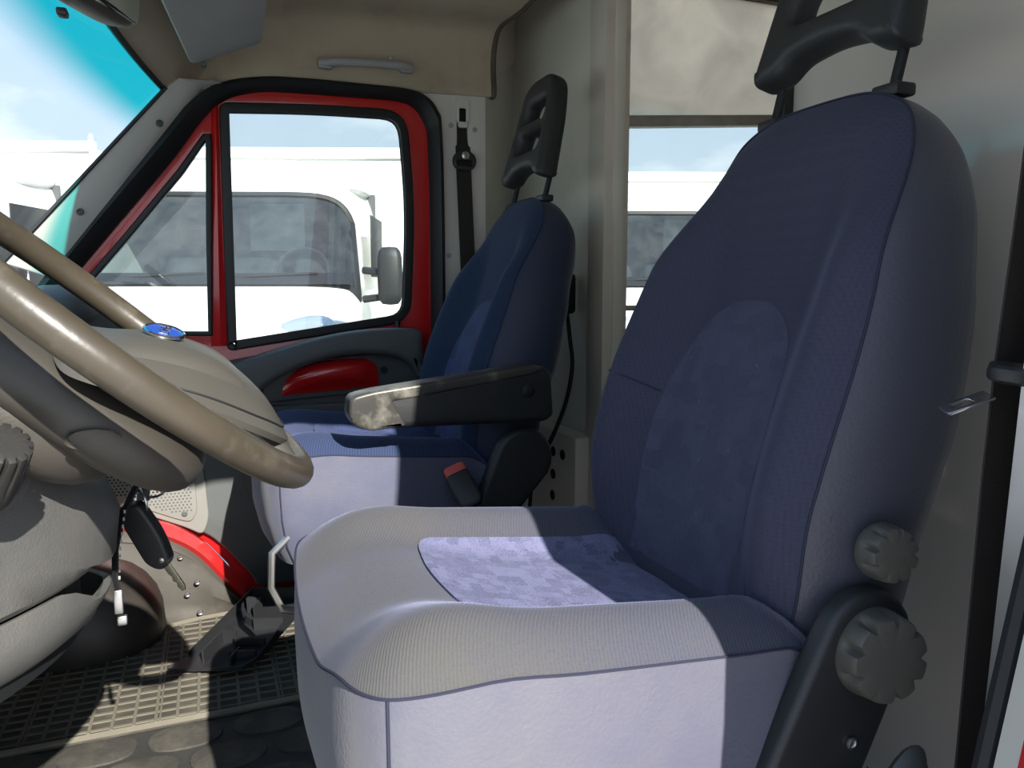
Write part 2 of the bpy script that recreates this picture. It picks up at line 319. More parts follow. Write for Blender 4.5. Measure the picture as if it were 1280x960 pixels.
def plate(outer, holes=(), half=.01, bev=.003, mtx=None, res=3):
    """flat piece with holes and rounded edges: 2-D outline(s) -> thick mesh"""
    cu = bpy.data.curves.new('tmp', 'CURVE'); cu.dimensions = '2D'; cu.fill_mode = 'BOTH'
    cu.extrude = max(half-bev, 0); cu.bevel_depth = bev; cu.bevel_resolution = res; cu.offset = -bev
    for poly in [outer]+list(holes):
        s = cu.splines.new('POLY'); s.points.add(len(poly)-1); s.use_cyclic_u = True
        for p, q in zip(s.points, poly): p.co = (q[0], q[1], 0, 1)
    ob = bpy.data.objects.new('tmp', cu); COL.objects.link(ob)
    dg = bpy.context.evaluated_depsgraph_get(); me = bpy.data.meshes.new_from_object(ob.evaluated_get(dg))
    bm = bmesh.new(); bm.from_mesh(me); bmesh.ops.remove_doubles(bm, verts=bm.verts, dist=1e-5); bm.verts.index_update()
    V = [v.co.copy() for v in bm.verts]; Fc = [tuple(v.index for v in f.verts) for f in bm.faces]; bm.free()
    bpy.data.objects.remove(ob); bpy.data.curves.remove(cu); bpy.data.meshes.remove(me)
    if mtx is not None: V = [mtx @ v for v in V]
    return V, Fc
def disc(outline, f, rings=10, center=None, tuck=None, inner=0.0):
    """fill an outline by shrinking rings towards its centre; f((a,b), r) -> 3-D point; tuck=(depth vector) sinks the rim"""
    P = [Vector((p[0], p[1])) for p in outline]; n = len(P)
    c = Vector(center) if center else sum(P, Vector((0, 0)))/n
    V = [f(c, 0)]; Fc = []
    for k in range(1, rings+1):
        r = (k/rings)**.8
        V += [f(c+(p-c)*r, r) for p in P]
    for j in range(n): Fc.append((0, 1+j, 1+(j+1) % n))
    for k in range(rings-1):
        for j in range(n):
            a = 1+k*n+j; b = 1+k*n+(j+1) % n; Fc.append((a, a+n, b+n, b))
    if tuck is not None:
        b0 = len(V)-n; s = len(V); V += [V[b0+j]+Vector(tuck) for j in range(n)]
        for j in range(n): Fc.append((b0+j, s+j, s+(j+1) % n, b0+(j+1) % n))
    return V, Fc
def sm(a, b, x):
    t = max(0, min(1, (x-a)/(b-a))); return t*t*(3-2*t)
def lerp_tab(tab, x):
    if x <= tab[0][0]: return tab[0][1]
    for (x0, y0), (x1, y1) in zip(tab, tab[1:]):
        if x <= x1: return y0+(y1-y0)*(x-x0)/(x1-x0)
    return tab[-1][1]
def ellipse(a, b, n=24, p=2.0, c=(0, 0)):
    out = []
    for k in range(n):
        t = 2*math.pi*k/n; ct, st = math.cos(t), math.sin(t)
        out.append((c[0]+a*math.copysign(abs(ct)**(2/p), ct), c[1]+b*math.copysign(abs(st)**(2/p), st)))
    return out
def superell(c, rad, n=24, p=3.0, mtx=None):
    rings = []
    for i in range(n//2+1):
        ph = -math.pi/2+math.pi*i/(n//2); cp, sp = math.cos(ph), math.sin(ph)
        s = max(abs(cp)**(2/p), 1e-4); z = math.copysign(abs(sp)**(2/p), sp)
        rings.append([Vector((x*s*rad[0], y*s*rad[1], z*rad[2])) for x, y in ellipse(1, 1, n, p)])
    V, Fc = loft(rings)
    if mtx is not None: V = [mtx @ v for v in V]
    return [v+Vector(c) for v in V], Fc
def dup(o, parent=None):
    c = o.copy(); COL.objects.link(c); c.parent = parent
    for ch in list(o.children): dup(ch, c)
    return c
FZ = -.12      # cab floor
GZ = -.50      # ground outside
def XZ(y, x=0, z=0): return frame((x, y, z), (1, 0, 0), (0, 0, 1), (0, -1, 0))    # 2-D (x, z) drawing seen from the driver's side
def scr(o, axis, r=.007, parent=None, m='steel', name='screw'):
    return obj(name, lathe([(r, 0), (r, .002), (r*.6, .003), (r*.5, .0015), (.0001, .0015)], o, axis, 12), m, parent)

# ================================================================== STRUCTURE
obj('ground', ([(-40, -12, GZ), (60, -12, GZ), (60, 60, GZ), (-40, 60, GZ)], [(0, 1, 2, 3)]), 'asphalt', kind='structure', label='grey asphalt yard outside the van', smooth=0)
flo = obj('floor', box((.0, 1.33, FZ-.03), (2.0, 1.92, .06)), 'floor', kind='structure', label='dark rubber cab floor with oval pads', smooth=0, org=(0, 1.33, FZ))
k = 0
for row, yy in enumerate((1.24, 1.35, 1.46, 1.555)):
    for i in range(7):
        cx = -.62+i*.155+(.078 if row % 2 else 0)
        if cx > .42: continue
        el = ellipse(.068, .044, 20, 2.4)
        g = disc(el, lambda p, r, cx=cx, yy=yy: Vector((cx+p[0], yy+p[1], FZ+.006-.002*r**6)), 3, tuck=(0, 0, -.006))
        obj('rubber_pad', g, 'pad', flo)

# headliner: vaulted surface from the windscreen header to the partition
prof = [(2.290, 1.318), (2.266, 1.322), (2.272, 1.40), (2.258, 1.462), (2.215, 1.500), (2.10, 1.512), (1.75, 1.525), (1.35, 1.53), (.95, 1.525), (.60, 1.512), (.50, 1.49), (.44, 1.45), (.42, 1.385)]
prof = cr([(0, a, b) for a, b in prof], 4)
def hdr(y):      # windscreen header: x and z across the cab
    s = abs(y-1.34)/.90
    return -.205+.13*s**2.2, 1.335-.065*s**2
rings = []
for i in range(31):
    row = []
    for p in prof:
        hx, hz = hdr(p.y)
        t = i/30; x = hx+(.83-hx)*t**1.2
        q = sm(0, .20, x-hx)
        rise = 0.030*max(0, x-.1)*sm(2.0, 2.26, p.y)
        ridge = .022*math.exp(-((x-.215)/.03)**2)*sm(2.29, 2.2, p.y)+.010*sm(.56, .59, x)*sm(2.2, 2.1, p.y)-.008*sm(.38, .41, x)*sm(2.2, 2.1, p.y)
        row.append((x, p.y, hz+(p.z-hz)*q+rise-ridge))
    rings.append(row)
V, Fc = loft(rings, False); 
cei = obj('ceiling', (V, Fc), 'liner', kind='structure', label='beige moulded headliner, dusty, with ridges across')
roof = [[(x, y+(.03 if y > 1.3 else -.03), z+.05) for x, y, z in r] for r in rings]
roof.append([(1.03, y+(.28 if y > 1.3 else -.03), z+.20) for x, y, z in rings[-1]])
obj('roof_shell', loft(roof, False), 'creamlight', cei)
obj('trim_1', tube([Vector(p)+Vector((.004, 0, .003)) for p in rings[-1]], .009, 8), 'rust', kind='structure', label='dark strip where headliner meets the partition', org=(.83, 1.4, 1.5))

# rear partition at X = 1, doorway between Y 1.16 and 1.82
WX = 1.0
wl = empty('wall_rear', (WX, 1.4, FZ), 'cream metal partition behind the seats, worn and dirty', kind='structure')
obj('panel', box((WX+.015, 2.17, .78), (.03, .72, 1.8), .002), 'cream', wl)
obj('panel', box((WX+.015, .78, .78), (.03, .76, 1.8), .002), 'creamwhite', wl)  # same partition, whiter base colour makes up for missing bounce light
obj('jamb', box((WX+.01, 1.862, .78), (.075, .092, 1.8), .006), 'creamlight', wl)
obj('edge_strip', box((WX+.005, 1.158, .78), (.05, .014, 1.8), .002), 'black', wl)
obj('header', box((WX+.015, 1.49, 1.66), (.03, .68, .08), .002), 'rust', wl)
pth = [(WX-.006+rnd_.uniform(-.003, .003), 1.914+rnd_.uniform(-.006, .006), .55+.03*i) for i in range(32)]
obj('sealant_bead', tube(pth, [rnd_.uniform(.002, .006) for _ in pth], 6), 'cream', wl)
sd = obj('wall_side', loft([[(.805, 2.30, z), (.815, 2.32, z), (1.0, 2.53, z), (1.0, 2.56, z), (.80, 2.36, z)] for z in (FZ, .3, .7, 1.1, 1.38, 1.66)]), 'cream', kind='structure', label='cream corner panel between belt pillar and partition', org=(.9, 2.4, FZ))
# cargo body beyond the doorway, with the serving window
cb = empty('wall_cargo', (2.3, 2.56, FZ), 'white cargo body side wall beyond the doorway', kind='structure')
WY = 2.56
obj('panel', box((1.2, WY, .9), (.44, .03, 2.2)), 'creamlight', cb)
obj('panel', box((3.6, WY, .9), (1.6, .03, 2.2)), 'creamlight', cb)
obj('panel', box((2.1, WY, 1.97), (1.4, .03, .12)), 'rust', cb)
obj('panel', box((2.1, WY, .10), (1.4, .03, .55)), 'creamlight', cb)
obj('rear_panel', box((4.4, 1.4, .9), (.03, 2.3, 2.2)), 'creamlight', cb)
obj('near_panel', box((2.7, .35, .9), (3.4, .03, 2.2)), 'creamlight', cb)
obj('roof_panel', box((2.7, 1.45, 2.0), (3.44, 2.3, .03)), 'creamlight', cb)
obj('floor_panel', box((2.7, 1.45, FZ-.03), (3.44, 2.3, .06)), 'floor', cb)
wn = empty('window_1', (2.1, WY, .9), 'serving window in the cargo side, upper sash dusty', kind='structure')
obj('sash_rail', loft([[(1.42, WY-.03, 1.345), (1.42, WY+.01, 1.345), (1.42, WY+.01, 1.385), (1.42, WY-.03, 1.385)], [(2.8, WY-.03, 1.46), (2.8, WY+.01, 1.46), (2.8, WY+.01, 1.50), (2.8, WY-.03, 1.50)]]), 'sash', wn, smooth=0)
obj('sash_rail', box((2.1, WY-.01, 1.885), (1.4, .05, .05), .004), 'rust', wn)
obj('sash_panel', loft([[(1.42, WY-.004, 1.37), (1.42, WY+.004, 1.37), (1.42, WY+.004, 1.90), (1.42, WY-.004, 1.90)], [(2.8, WY-.004, 1.48), (2.8, WY+.004, 1.48), (2.8, WY+.004, 1.90), (2.8, WY-.004, 1.90)]]), 'sashpane', wn, smooth=0)
obj('pane', box((2.1, WY+.006, .9), (1.38, .004, 1.05)), 'pane', wn, smooth=0)
obj('window_frame', join(box((1.43, WY-.005, .9), (.03, .05, 2.0), .004), box((2.79, WY-.005, .9), (.03, .05, 2.0), .004), box((2.1, WY-.005, .69), (1.4, .04, .02), .003)), 'creamlight', wn)

# A-pillar, body-side seal, B-pillar (passenger side)
ap = []
for t in [i/10 for i in range(-3, 13)]:
    a = Vector((-.020, 2.262, 1.245)).lerp(Vector((-.305, 2.262, .86)), t); b = Vector((-.074, 2.20, 1.262)).lerp(Vector((-.392, 2.20, .894)), t)
    if t < 0: a.z = min(a.z, 1.30); b.z = min(b.z, 1.29)
    n_ = Vector((.12, -1, .3)).normalized()
    m_ = (a+b)/2+n_*.008
    ap.append([a, a*.75+b*.25+n_*.007, m_, a*.25+b*.75+n_*.006, b, b+Vector((-.01, .012, 0)), a+Vector((0, .05, 0))])
apo = obj('trim_2', loft(ap), 'pillar', kind='structure', label='grey windscreen pillar trim with two screws', org=(-.2, 2.23, 1.05))
for x, y, z in ((-.095, 2.225, 1.180), (-.288, 2.222, .950)):
    obj('screw', lathe([(.009, -.004), (.009, .002), (.006, .004), (.005, .001), (.0001, .001)], (x, y, z), (.12, -1, .3), 12), 'dgrey', apo)
obj('edge_seal', tube([Vector(r[4])+Vector((0, -.002, .003)) for r in ap[3:]], .005, 6), 'seal', apo)
SEAL = [(-.47, .45), (-.47, .665), (-.40, .765), (-.255, .955), (-.10, 1.150), (-.02, 1.248), (.055, 1.302), (.16, 1.328), (.27, 1.335), (.42, 1.336), (.56, 1.334), (.62, 1.318), (.655, 1.28), (.667, 1.22), (.672, .9), (.665, .3), (.64, -.10)]
RED = [(-.44, .45), (-.44, .655), (-.365, .735), (-.22, .915), (-.07, 1.100), (.005, 1.205), (.07, 1.267), (.16, 1.295), (.27, 1.301), (.42, 1.304), (.54, 1.304), (.592, 1.288), (.624, 1.240), (.632, 1.18), (.636, .9), (.63, .3), (.605, -.10)]
sl = [Vector((a, 2.262, b)) for a, b in SEAL]; rd = [Vector((a, 2.285, b)) for a, b in RED]
sl = cr(sl, 4); rd = cr(rd, 4)
rings = []
for a, b in zip(sl, rd):
    d = (b-a); 
    rings.append([a+Vector((0, .012, 0)), a+Vector((0, -.006, 0)), a.lerp(b, .30)+Vector((0, -.020, 0)), a.lerp(b, .60)+Vector((0, -.014, 0)), a.lerp(b, .8)+Vector((0, -.006, 0)), b, b+Vector((0, .03, 0)), a+Vector((0, .05, 0))])
obj('trim_3', loft(rings), 'seal', kind='structure', label='black rubber seal round the passenger door opening', org=(.1, 2.28, .6))
bp_ = empty('trim_4', (.735, 2.29, FZ), 'grey belt pillar trim beside the passenger door', kind='structure')
slot = [(.720, 1.12), (.753, 1.12), (.753, 1.315), (.720, 1.315)]
tr = fillet([(.645, -.10), (.812, -.10), (.812, 1.372), (.55, 1.368), (.55, 1.325), (.645, 1.26)], .012, 3)
obj('cover', plate(tr, [fillet(slot, .012, 3)], .012, .005, XZ(2.288)), 'pillar', bp_)
obj('slot_back', box((.737, 2.302, 1.2), (.06, .006, .25)), 'black_soft', bp_)
obj('slot_lip', plate(fillet([(.714, 1.255), (.758, 1.255), (.758, 1.325), (.714, 1.325)], .012, 3), [fillet([(.722, 1.24), (.751, 1.24), (.751, 1.30), (.722, 1.30)], .008, 3)], .005, .002, XZ(2.274)), 'pillar', bp_)
for x, z in ((.700, 1.245), (.775, 1.238), (.690, .86)): scr((x, 2.276, z), (0, -1, 0), .008, bp_, 'lgrey')

# windscreen
rows = []
for i in range(25):
    y = 2.232-i*(2.232-.475)/24
    hx, hz = hdr(y)
    top = Vector((hx-.003, y, hz-.006)); s = abs(y-1.34)/.90
    bot = Vector((-.72+.20*s**2.2, y, .70))
    rows.append([top.lerp(bot, t/8)+Vector((-.02*math.sin(math.pi*t/8), 0, .012*math.sin(math.pi*t/8))) for t in range(9)])
wsn = obj('window_2', loft(rows, False), 'windscreen', kind='structure', label='windscreen with turquoise sun strip along the top', org=(-.4, 1.34, 0))
uvl = wsn.data.uv_layers.new(name='pane')
for lp in wsn.data.loops: uvl.data[lp.index].uv = (lp.vertex_index//9/24, 1-(lp.vertex_index % 9)/8)      # v = 1 at the header
obj('seal', tube([Vector(r[0])+Vector((.004, 0, -.004)) for r in rows], .008, 6), 'seal', wsn)

# driver's side body: pillar and sill (mostly out of frame, shades the seat)
bpn = empty('trim_5', (.7, .38, FZ), 'light grey driver door pillar with dark seal and red paint', kind='structure')
def lean2(z, x0): return x0+.26*(min(z, .62)-.37)+.06*max(0, z-.62)
def lean3(z, x0): return x0+.05*(z-.36)
def lean(z, x0): return x0+.115*(z-.36)
obj('pillar', loft([[(lean3(z, .636), .452, z), (lean2(z, .572), .408, z), (lean2(z, .59), .36, z), (lean(z, .80), .33, z), (lean(z, .80), .452, z)] for z in (-.35, .0, .36, .55, .7, 1.0, 1.2, 1.40)]), 'creamwhite', bpn)
obj('door_seal', tube([(lean2(z, .562), .395, z) for z in (-.35, 0, .36, .7, 1.0, 1.36)], .009, 8), 'black_soft', bpn)
obj('outer_strip', loft([[(lean2(z, .556), .385, z), (lean2(z, .532), .352, z), (lean2(z, .66), .345, z), (lean2(z, .66), .38, z)] for z in (-.35, 0, .36, .7, 1.0, 1.38)]), 'cream', bpn)
obj('painted_edge', loft([[(lean2(z, .520), .347, z), (lean(z, .476), .27, z), (lean(z, .476), .20, z), (lean(z, .80), .20, z), (lean(z, .80), .35, z)] for z in (-.35, 0, .36, .7, 1.0, 1.38)]), 'red', bpn)
obj('side_wall', box((.97, .37, .6), (.34, .06, 1.9)), 'pillar', bpn)  # invented panel, unseen, keeps the sun off the driver's backrest
obj('sill', box((.05, .37, -.24), (1.1, .16, .24), .02), 'dgrey', bpn)
# A-pillar near side
obj('trim_6', tube([(-.07, .44, 1.27), (-.39, .44, .90), (-.56, .44, .70), (-.58, .42, -.2)], .045, 8), 'lgrey', kind='structure', label='driver side windscreen pillar out of frame', org=(-.3, .44, .9))

# ================================================================== PASSENGER DOOR
dr = empty('cab_door', (.1, 2.31, FZ), 'red passenger door with dark armrest, two panes and speaker corner in a sunlit grey', 'door', kind='thing')
dout = [(-.46, .18), (-.46, .655), (-.385, .735), (-.235, .915), (-.085, 1.105), (-.005, 1.205), (.050, 1.295), (.16, 1.335), (.27, 1.343), (.42, 1.345), (.57, 1.34), (.63, 1.31), (.655, 1.24), (.648, 1.18), (.65, .9), (.645, .3), (.62, -.17), (.07, -.17), (.045, -.10), (.02, -.03), (-.03, .035), (-.09, .085), (-.17, .125), (-.30, .15)]
vent = [(-.345, .640), (-.33, .735), (-.19, .905), (-.055, 1.075), (.010, 1.170), (.024, 1.172), (.026, 1.150), (.016, .9), (.006, .632)]
mainw = fillet([(.050, .590), (.056, 1.256), (.30, 1.272), (.565, 1.276), (.586, 1.0), (.568, .665)], [.012, .02, .3, .07, .3, .06], 5)
obj('door_frame', plate(dout, [vent, mainw], .02, .006, XZ(2.315)), 'red', dr)
def inset(poly, d):
    P = [Vector((p[0], p[1])) for p in poly]; out = []
    area = sum(P[i-1].x*P[i].y-P[i].x*P[i-1].y for i in range(len(P)))
    for i in range(len(P)):
        a, b, c = P[i-1], P[i], P[(i+1) % len(P)]
        t = ((b-a).normalized()+(c-b).normalized())
        if t.length < 1e-6: t = (b-a)
        t.normalize(); nrm = Vector((-t.y, t.x))*(1 if area > 0 else -1)
        out.append(b+nrm*d)
    return out
vs = obj('vent_seal', plate(inset(vent, -.004), [inset(vent, .013)], .016, .005, XZ(2.300)), 'seal', dr)
ms = obj('window_seal', plate(inset(mainw, -.004), [inset(mainw, .016)], .016, .005, XZ(2.300)), 'seal', dr)
obj('vent_pane', loft([[Vector((p[0], 2.312, p[1])) for p in inset(vent, .006)], [Vector((p[0], 2.316, p[1])) for p in inset(vent, .006)]]), 'pane', dr, smooth=0)
obj('window_pane', loft([[Vector((p[0], 2.312, p[1])) for p in inset(mainw, .008)], [Vector((p[0], 2.316, p[1])) for p in inset(mainw, .008)]]), 'pane', dr, smooth=0)
obj('post_strip', loft([[(.026-.026*(1.17-z)/.55+.004, 2.292, z), (.040-.012*(1.17-z)/.55, 2.285, z), (.048-.004*(1.17-z)/.55, 2.292, z), (.048, 2.305, z), (.02, 2.305, z)] for z in (.60, .8, 1.0, 1.18, 1.25)]), 'red', dr)
# lower trim panel
tp = fillet([(-.46, .24), (-.46, .60), (.02, .555), (.30, .60), (.60, .61), (.60, -.10), (.10, -.10), (.085, -.065), (.055, -.025), (.012, .03), (-.025, .068), (-.08, .10), (-.19, .14)], .02, 3)
obj('trim_panel', plate(tp, [], .016, .006, XZ(2.285)), 'dgrey', dr)
sp = fillet([(-.46, .275), (-.46, .56), (-.07, .50), (-.032, .30), (-.022, .12), (-.040, .072), (-.080, .098), (-.20, .155)], [.01, .02, .05, .05, .05, .02, .03, .04], 5)
spo = obj('speaker_panel', plate(sp, [], .008, .005, XZ(2.266)), 'spk', dr)
gr = fillet([(-.44, .285), (-.44, .52), (-.085, .47), (-.056, .30), (-.052, .145), (-.068, .115), (-.10, .125), (-.20, .172)], [.01, .02, .04, .05, .04, .015, .03, .04], 5)
spg = obj('speaker_grille', plate(gr, [], .004, .003, XZ(2.257)), 'spk', dr)
def inside(p, poly):
    c = False; n = len(poly)
    for i in range(n):
        a, b = poly[i], poly[i-1]
        if (a[1] > p[1]) != (b[1] > p[1]) and p[0] < (b[0]-a[0])*(p[1]-a[1])/(b[1]-a[1])+a[0]: c = not c
    return c
hv = ([], []); hl = ([], [])
gi = inset(gr, .012)
H1, H2 = [], []
for j in range(34):
    for i in range(40):
        x = -.43+i*.0098+(.0049 if j % 2 else 0); z = .15+j*.0085
        if not inside((x, z), gi): continue
        d = math.hypot(x+.205, (z-.345))
        (H1 if d < .158 else H2).append((x, z))
def holes(L, r, y): return join(*[lathe([(r, .0), (r*.9, -.0006)], (x, y, z), (0, -1, 0), 6) for x, z in L])
obj('speaker_hole', holes(H1, .0031, 2.2524), 'black_soft', spg, kind='stuff', smooth=0)
obj('blind_dimple', holes(H2, .0028, 2.2524), 'dgrey', spg, kind='stuff', smooth=0)
scr((-.085, 2.252, .142), (0, -1, 0), .008, spo, 'dgrey')
# armrest moulding: arched band standing proud of the panel
outer_a = cr([(-.06, .50), (.03, .545), (.13, .578), (.22, .604), (.30, .624), (.40, .640), (.50, .645), (.57, .642)], 4)
inner_a = cr([(.57, .50), (.55, .535), (.50, .562), (.42, .572), (.34, .568), (.26, .548), (.18, .515), (.12, .475), (.09, .45), (-.06, .45)], 4)
ar = [(p.x, p.y) for p in [Vector((*q, 0)) if not hasattr(q, 'x') else q for q in outer_a]]+[(.586, .63), (.588, .50)]+[(p.x, p.y) for p in inner_a]
obj('armrest', plate(ar, [], .042, .022, XZ(2.235), 5), 'dgrey', dr)
obj('recess_panel', plate(fillet([(.07, .435), (.07, .54), (.60, .58), (.60, .45), (.50, .452), (.35, .452)], .02, 3), [], .006, .003, XZ(2.262)), 'dgrey', dr)
hp = fillet([(.182, .458), (.196, .505), (.25, .545), (.34, .558), (.43, .556), (.458, .535), (.462, .474)], [.006, .03, .05, .05, .03, .03, .006], 5)
rh = obj('red_insert', disc(hp, lambda p, r: Vector((p[0], 2.256-.030*(1-r**3)*sm(.45, .52, p[1])-.006, p[1])), 8, tuck=(0, .012, 0)), 'red', dr)
for x, z in ((.125, .478), (.478, .520), (.572, .545)):
    obj('screw', lathe([(.011, 0), (.011, .004), (.007, .004), (.006, -.002), (.0001, -.002)], (x, 2.254, z), (0, -1, 0), 14), 'black_soft', dr)
obj('lock_knob', lathe([(.008, 0), (.008, .028), (.006, .034), (.0001, .035)], (.527, 2.275, .63), (0, 0, 1), 12), 'black', dr)
obj('lower_pocket', plate(fillet([(.06, .26), (.06, .43), (.59, .43), (.59, .10), (.2, .06), (.1, .12)], .05, 5), [], .016, .010, XZ(2.262)), 'dgrey', dr)
# exterior mirror seen through the vent pane
em = empty('door_mirror', (-.33, 2.46, .82), 'black exterior mirror outside the passenger vent pane', 'mirror')
obj('housing', superell((-.36, 2.56, .835), (.06, .10, .10), 20, 2.6), 'black', em)
obj('arm', tube([(-.39, 2.37, .74), (-.38, 2.43, .77), (-.36, 2.50, .80)], .018, 8), 'black', em)
# sill step plate and wheel arch inside the passenger door
A_ = cr([(-.40, 2.245, .125), (-.28, 2.245, .115), (-.18, 2.245, .092), (-.115, 2.245, .062), (-.06, 2.245, .018), (-.01, 2.243, -.045), (.045, 2.24, -.122)], 4)
B_ = cr([(-.40, 2.0, -.07), (-.30, 2.06, -.09), (-.20, 2.10, -.10), (-.13, 2.13, -.105), (-.07, 2.14, -.11), (-.02, 2.145, -.112), (.06, 2.15, -.114)], 4)
rw = []
for a, b in zip(A_, B_): rw.append([a+Vector((0, .012, .012)), a.lerp(b, .04)+Vector((0, 0, .006)), a.lerp(b, .10)+Vector((0, 0, .0)), a.lerp(b, .14)+Vector((0, -.004, .008)), a.lerp(b, .20)+Vector((0, 0, -.002)), a.lerp(b, .5)+Vector((0, .01, -.012)), a.lerp(b, .8), b, b+Vector((0, 0, -.03)), a+Vector((0, .012, -.08))])
sp_ = empty('step_plate', (-.1, 2.18, FZ), 'dull grey scuffed step plate below the red door edge', 'trim')
obj('plate', loft(rw), 'sill', sp_)
obj('red_sill', loft([[a+Vector((-.004, .01, -.006)), a+Vector((.012, -.012, .012)), a+Vector((.022, -.008, .040)), a+Vector((.018, .012, .042))] for a in A_]), 'red', sp_)
for p in ((-.085, 2.155, -.055), (-.06, 2.185, -.035), (-.10, 2.215, .030), (-.055, 2.125, -.098)):
    scr(p, (-.1, -.6, .8), .0075, sp_)
obj('wheel_arch', superell((-.335, 2.09, -.10), (.20, .165, .19), 28, 2.4), 'arch', kind='structure', label='dark rubber covered wheel arch hump in the footwell', org=(-.335, 2.09, FZ))
# passenger seat belt
sbp = empty('seat_belt', (.735, 2.27, .4), 'black passenger seat belt hanging down the grey pillar', 'seat belt')
obj('webbing', strap([(.737, 2.29, 1.255), (.737, 2.272, 1.16), (.735, 2.262, 1.11), (.742, 2.258, .9), (.752, 2.256, .6), (.76, 2.25, .2), (.765, 2.25, -.08)], .047, .002, (1, 0, 0)), 'belt', sbp)
obj('guide', plate(ellipse(.036, .030, 24, 2.2), [fillet([(-.024, -.012), (.024, -.012), (.024, .0), (-.024, .0)], .004, 2)], .010, .005, XZ(2.256, .735, 1.140)), 'black', sbp)
obj('bolt', lathe([(.012, 0), (.012, .006), (.008, .008), (.0001, .008)], (.735, 2.248, 1.155), (0, -1, 0), 14), 'steel', sbp)
# grab handle on the headliner
gh = empty('grab_handle', (.445, 2.25, 1.395), 'worn grey grab handle above the passenger door', 'handle')
ghx = lambda t: (.315+.26*t, 2.248, 1.377+.012*t)
obj('grip', tube([(ghx(t)[0], ghx(t)[1]-.016*min(1, 6*min(t, 1-t)+.2), ghx(t)[2]+.004*math.sin(math.pi*t)) for t in [i/14 for i in range(15)]], .012, 10), 'lgrey', gh)
for t in (.06, .94): obj('mount', box(ghx(t), (.040, .022, .030), .006), 'lgrey', gh)
obj('clip', box((.51, 2.232, 1.405), (.012, .012, .014), .003), 'lgrey', gh)
# sun visor, inside mirror
vz = empty('sun_visor', (.05, 1.9, 1.34), 'grey passenger sun visor folded up under the headliner', 'sun visor')
va, vb, vc_, vd = Vector((-.015, 2.075, 1.300)), Vector((.150, 2.085, 1.372)), Vector((.145, 1.55, 1.43)), Vector((-.085, 1.55, 1.335))
ob2 = fillet([va, vb, vc_, vd], .02, 4); nv = (vb-va).cross(vd-va).normalized()
if nv.z > 0: nv = -nv
ct = sum(ob2, Vector())/len(ob2)
def shr(s, h): return [ct+(p-ct)*s+nv*h for p in ob2]
obj('flap', loft([shr(.97, -.008), shr(1, -.004), shr(1, .005), shr(.975, .010), shr(.8, .0115), shr(.4, .0125)]), 'visor', vz)
obj('pivot', cyl(va+Vector((.03, .004, .0)), (0, 1, .1), .008, .03, 10), 'dgrey', vz)
mr_ = empty('rear_view_mirror', (-.15, 1.33, 1.2), 'brown inside mirror hanging at the top of the windscreen', 'mirror')
mm_ = frame((-.146, 1.249, 1.182), (.447, .894, 0), (.885, -.443, -.14))
obj('housing', superell((0, 0, 0), (.118, .026, .042), 28, 5, mm_), 'brown', mr_)
mf = frame(Vector((-.146, 1.249, 1.182))+Vector((.885, -.443, -.14))*.0255, (.447, .894, 0), Vector((.447, .894, 0)).cross(Vector((.885, -.443, -.14))))
obj('mirror_face', plate(fillet([(-.105, -.032), (.105, -.032), (.105, .032), (-.105, .032)], .014, 4), [], .0015, .0008, mf), 'mirror', mr_)
obj('stem', tube([(-.16, 1.24, 1.20), (-.20, 1.26, 1.26), (-.215, 1.28, 1.305)], .010, 8), 'black', mr_)
obj('tab', box((-.170, 1.268, 1.134), (.014, .022, .010), .003), 'black', mr_)

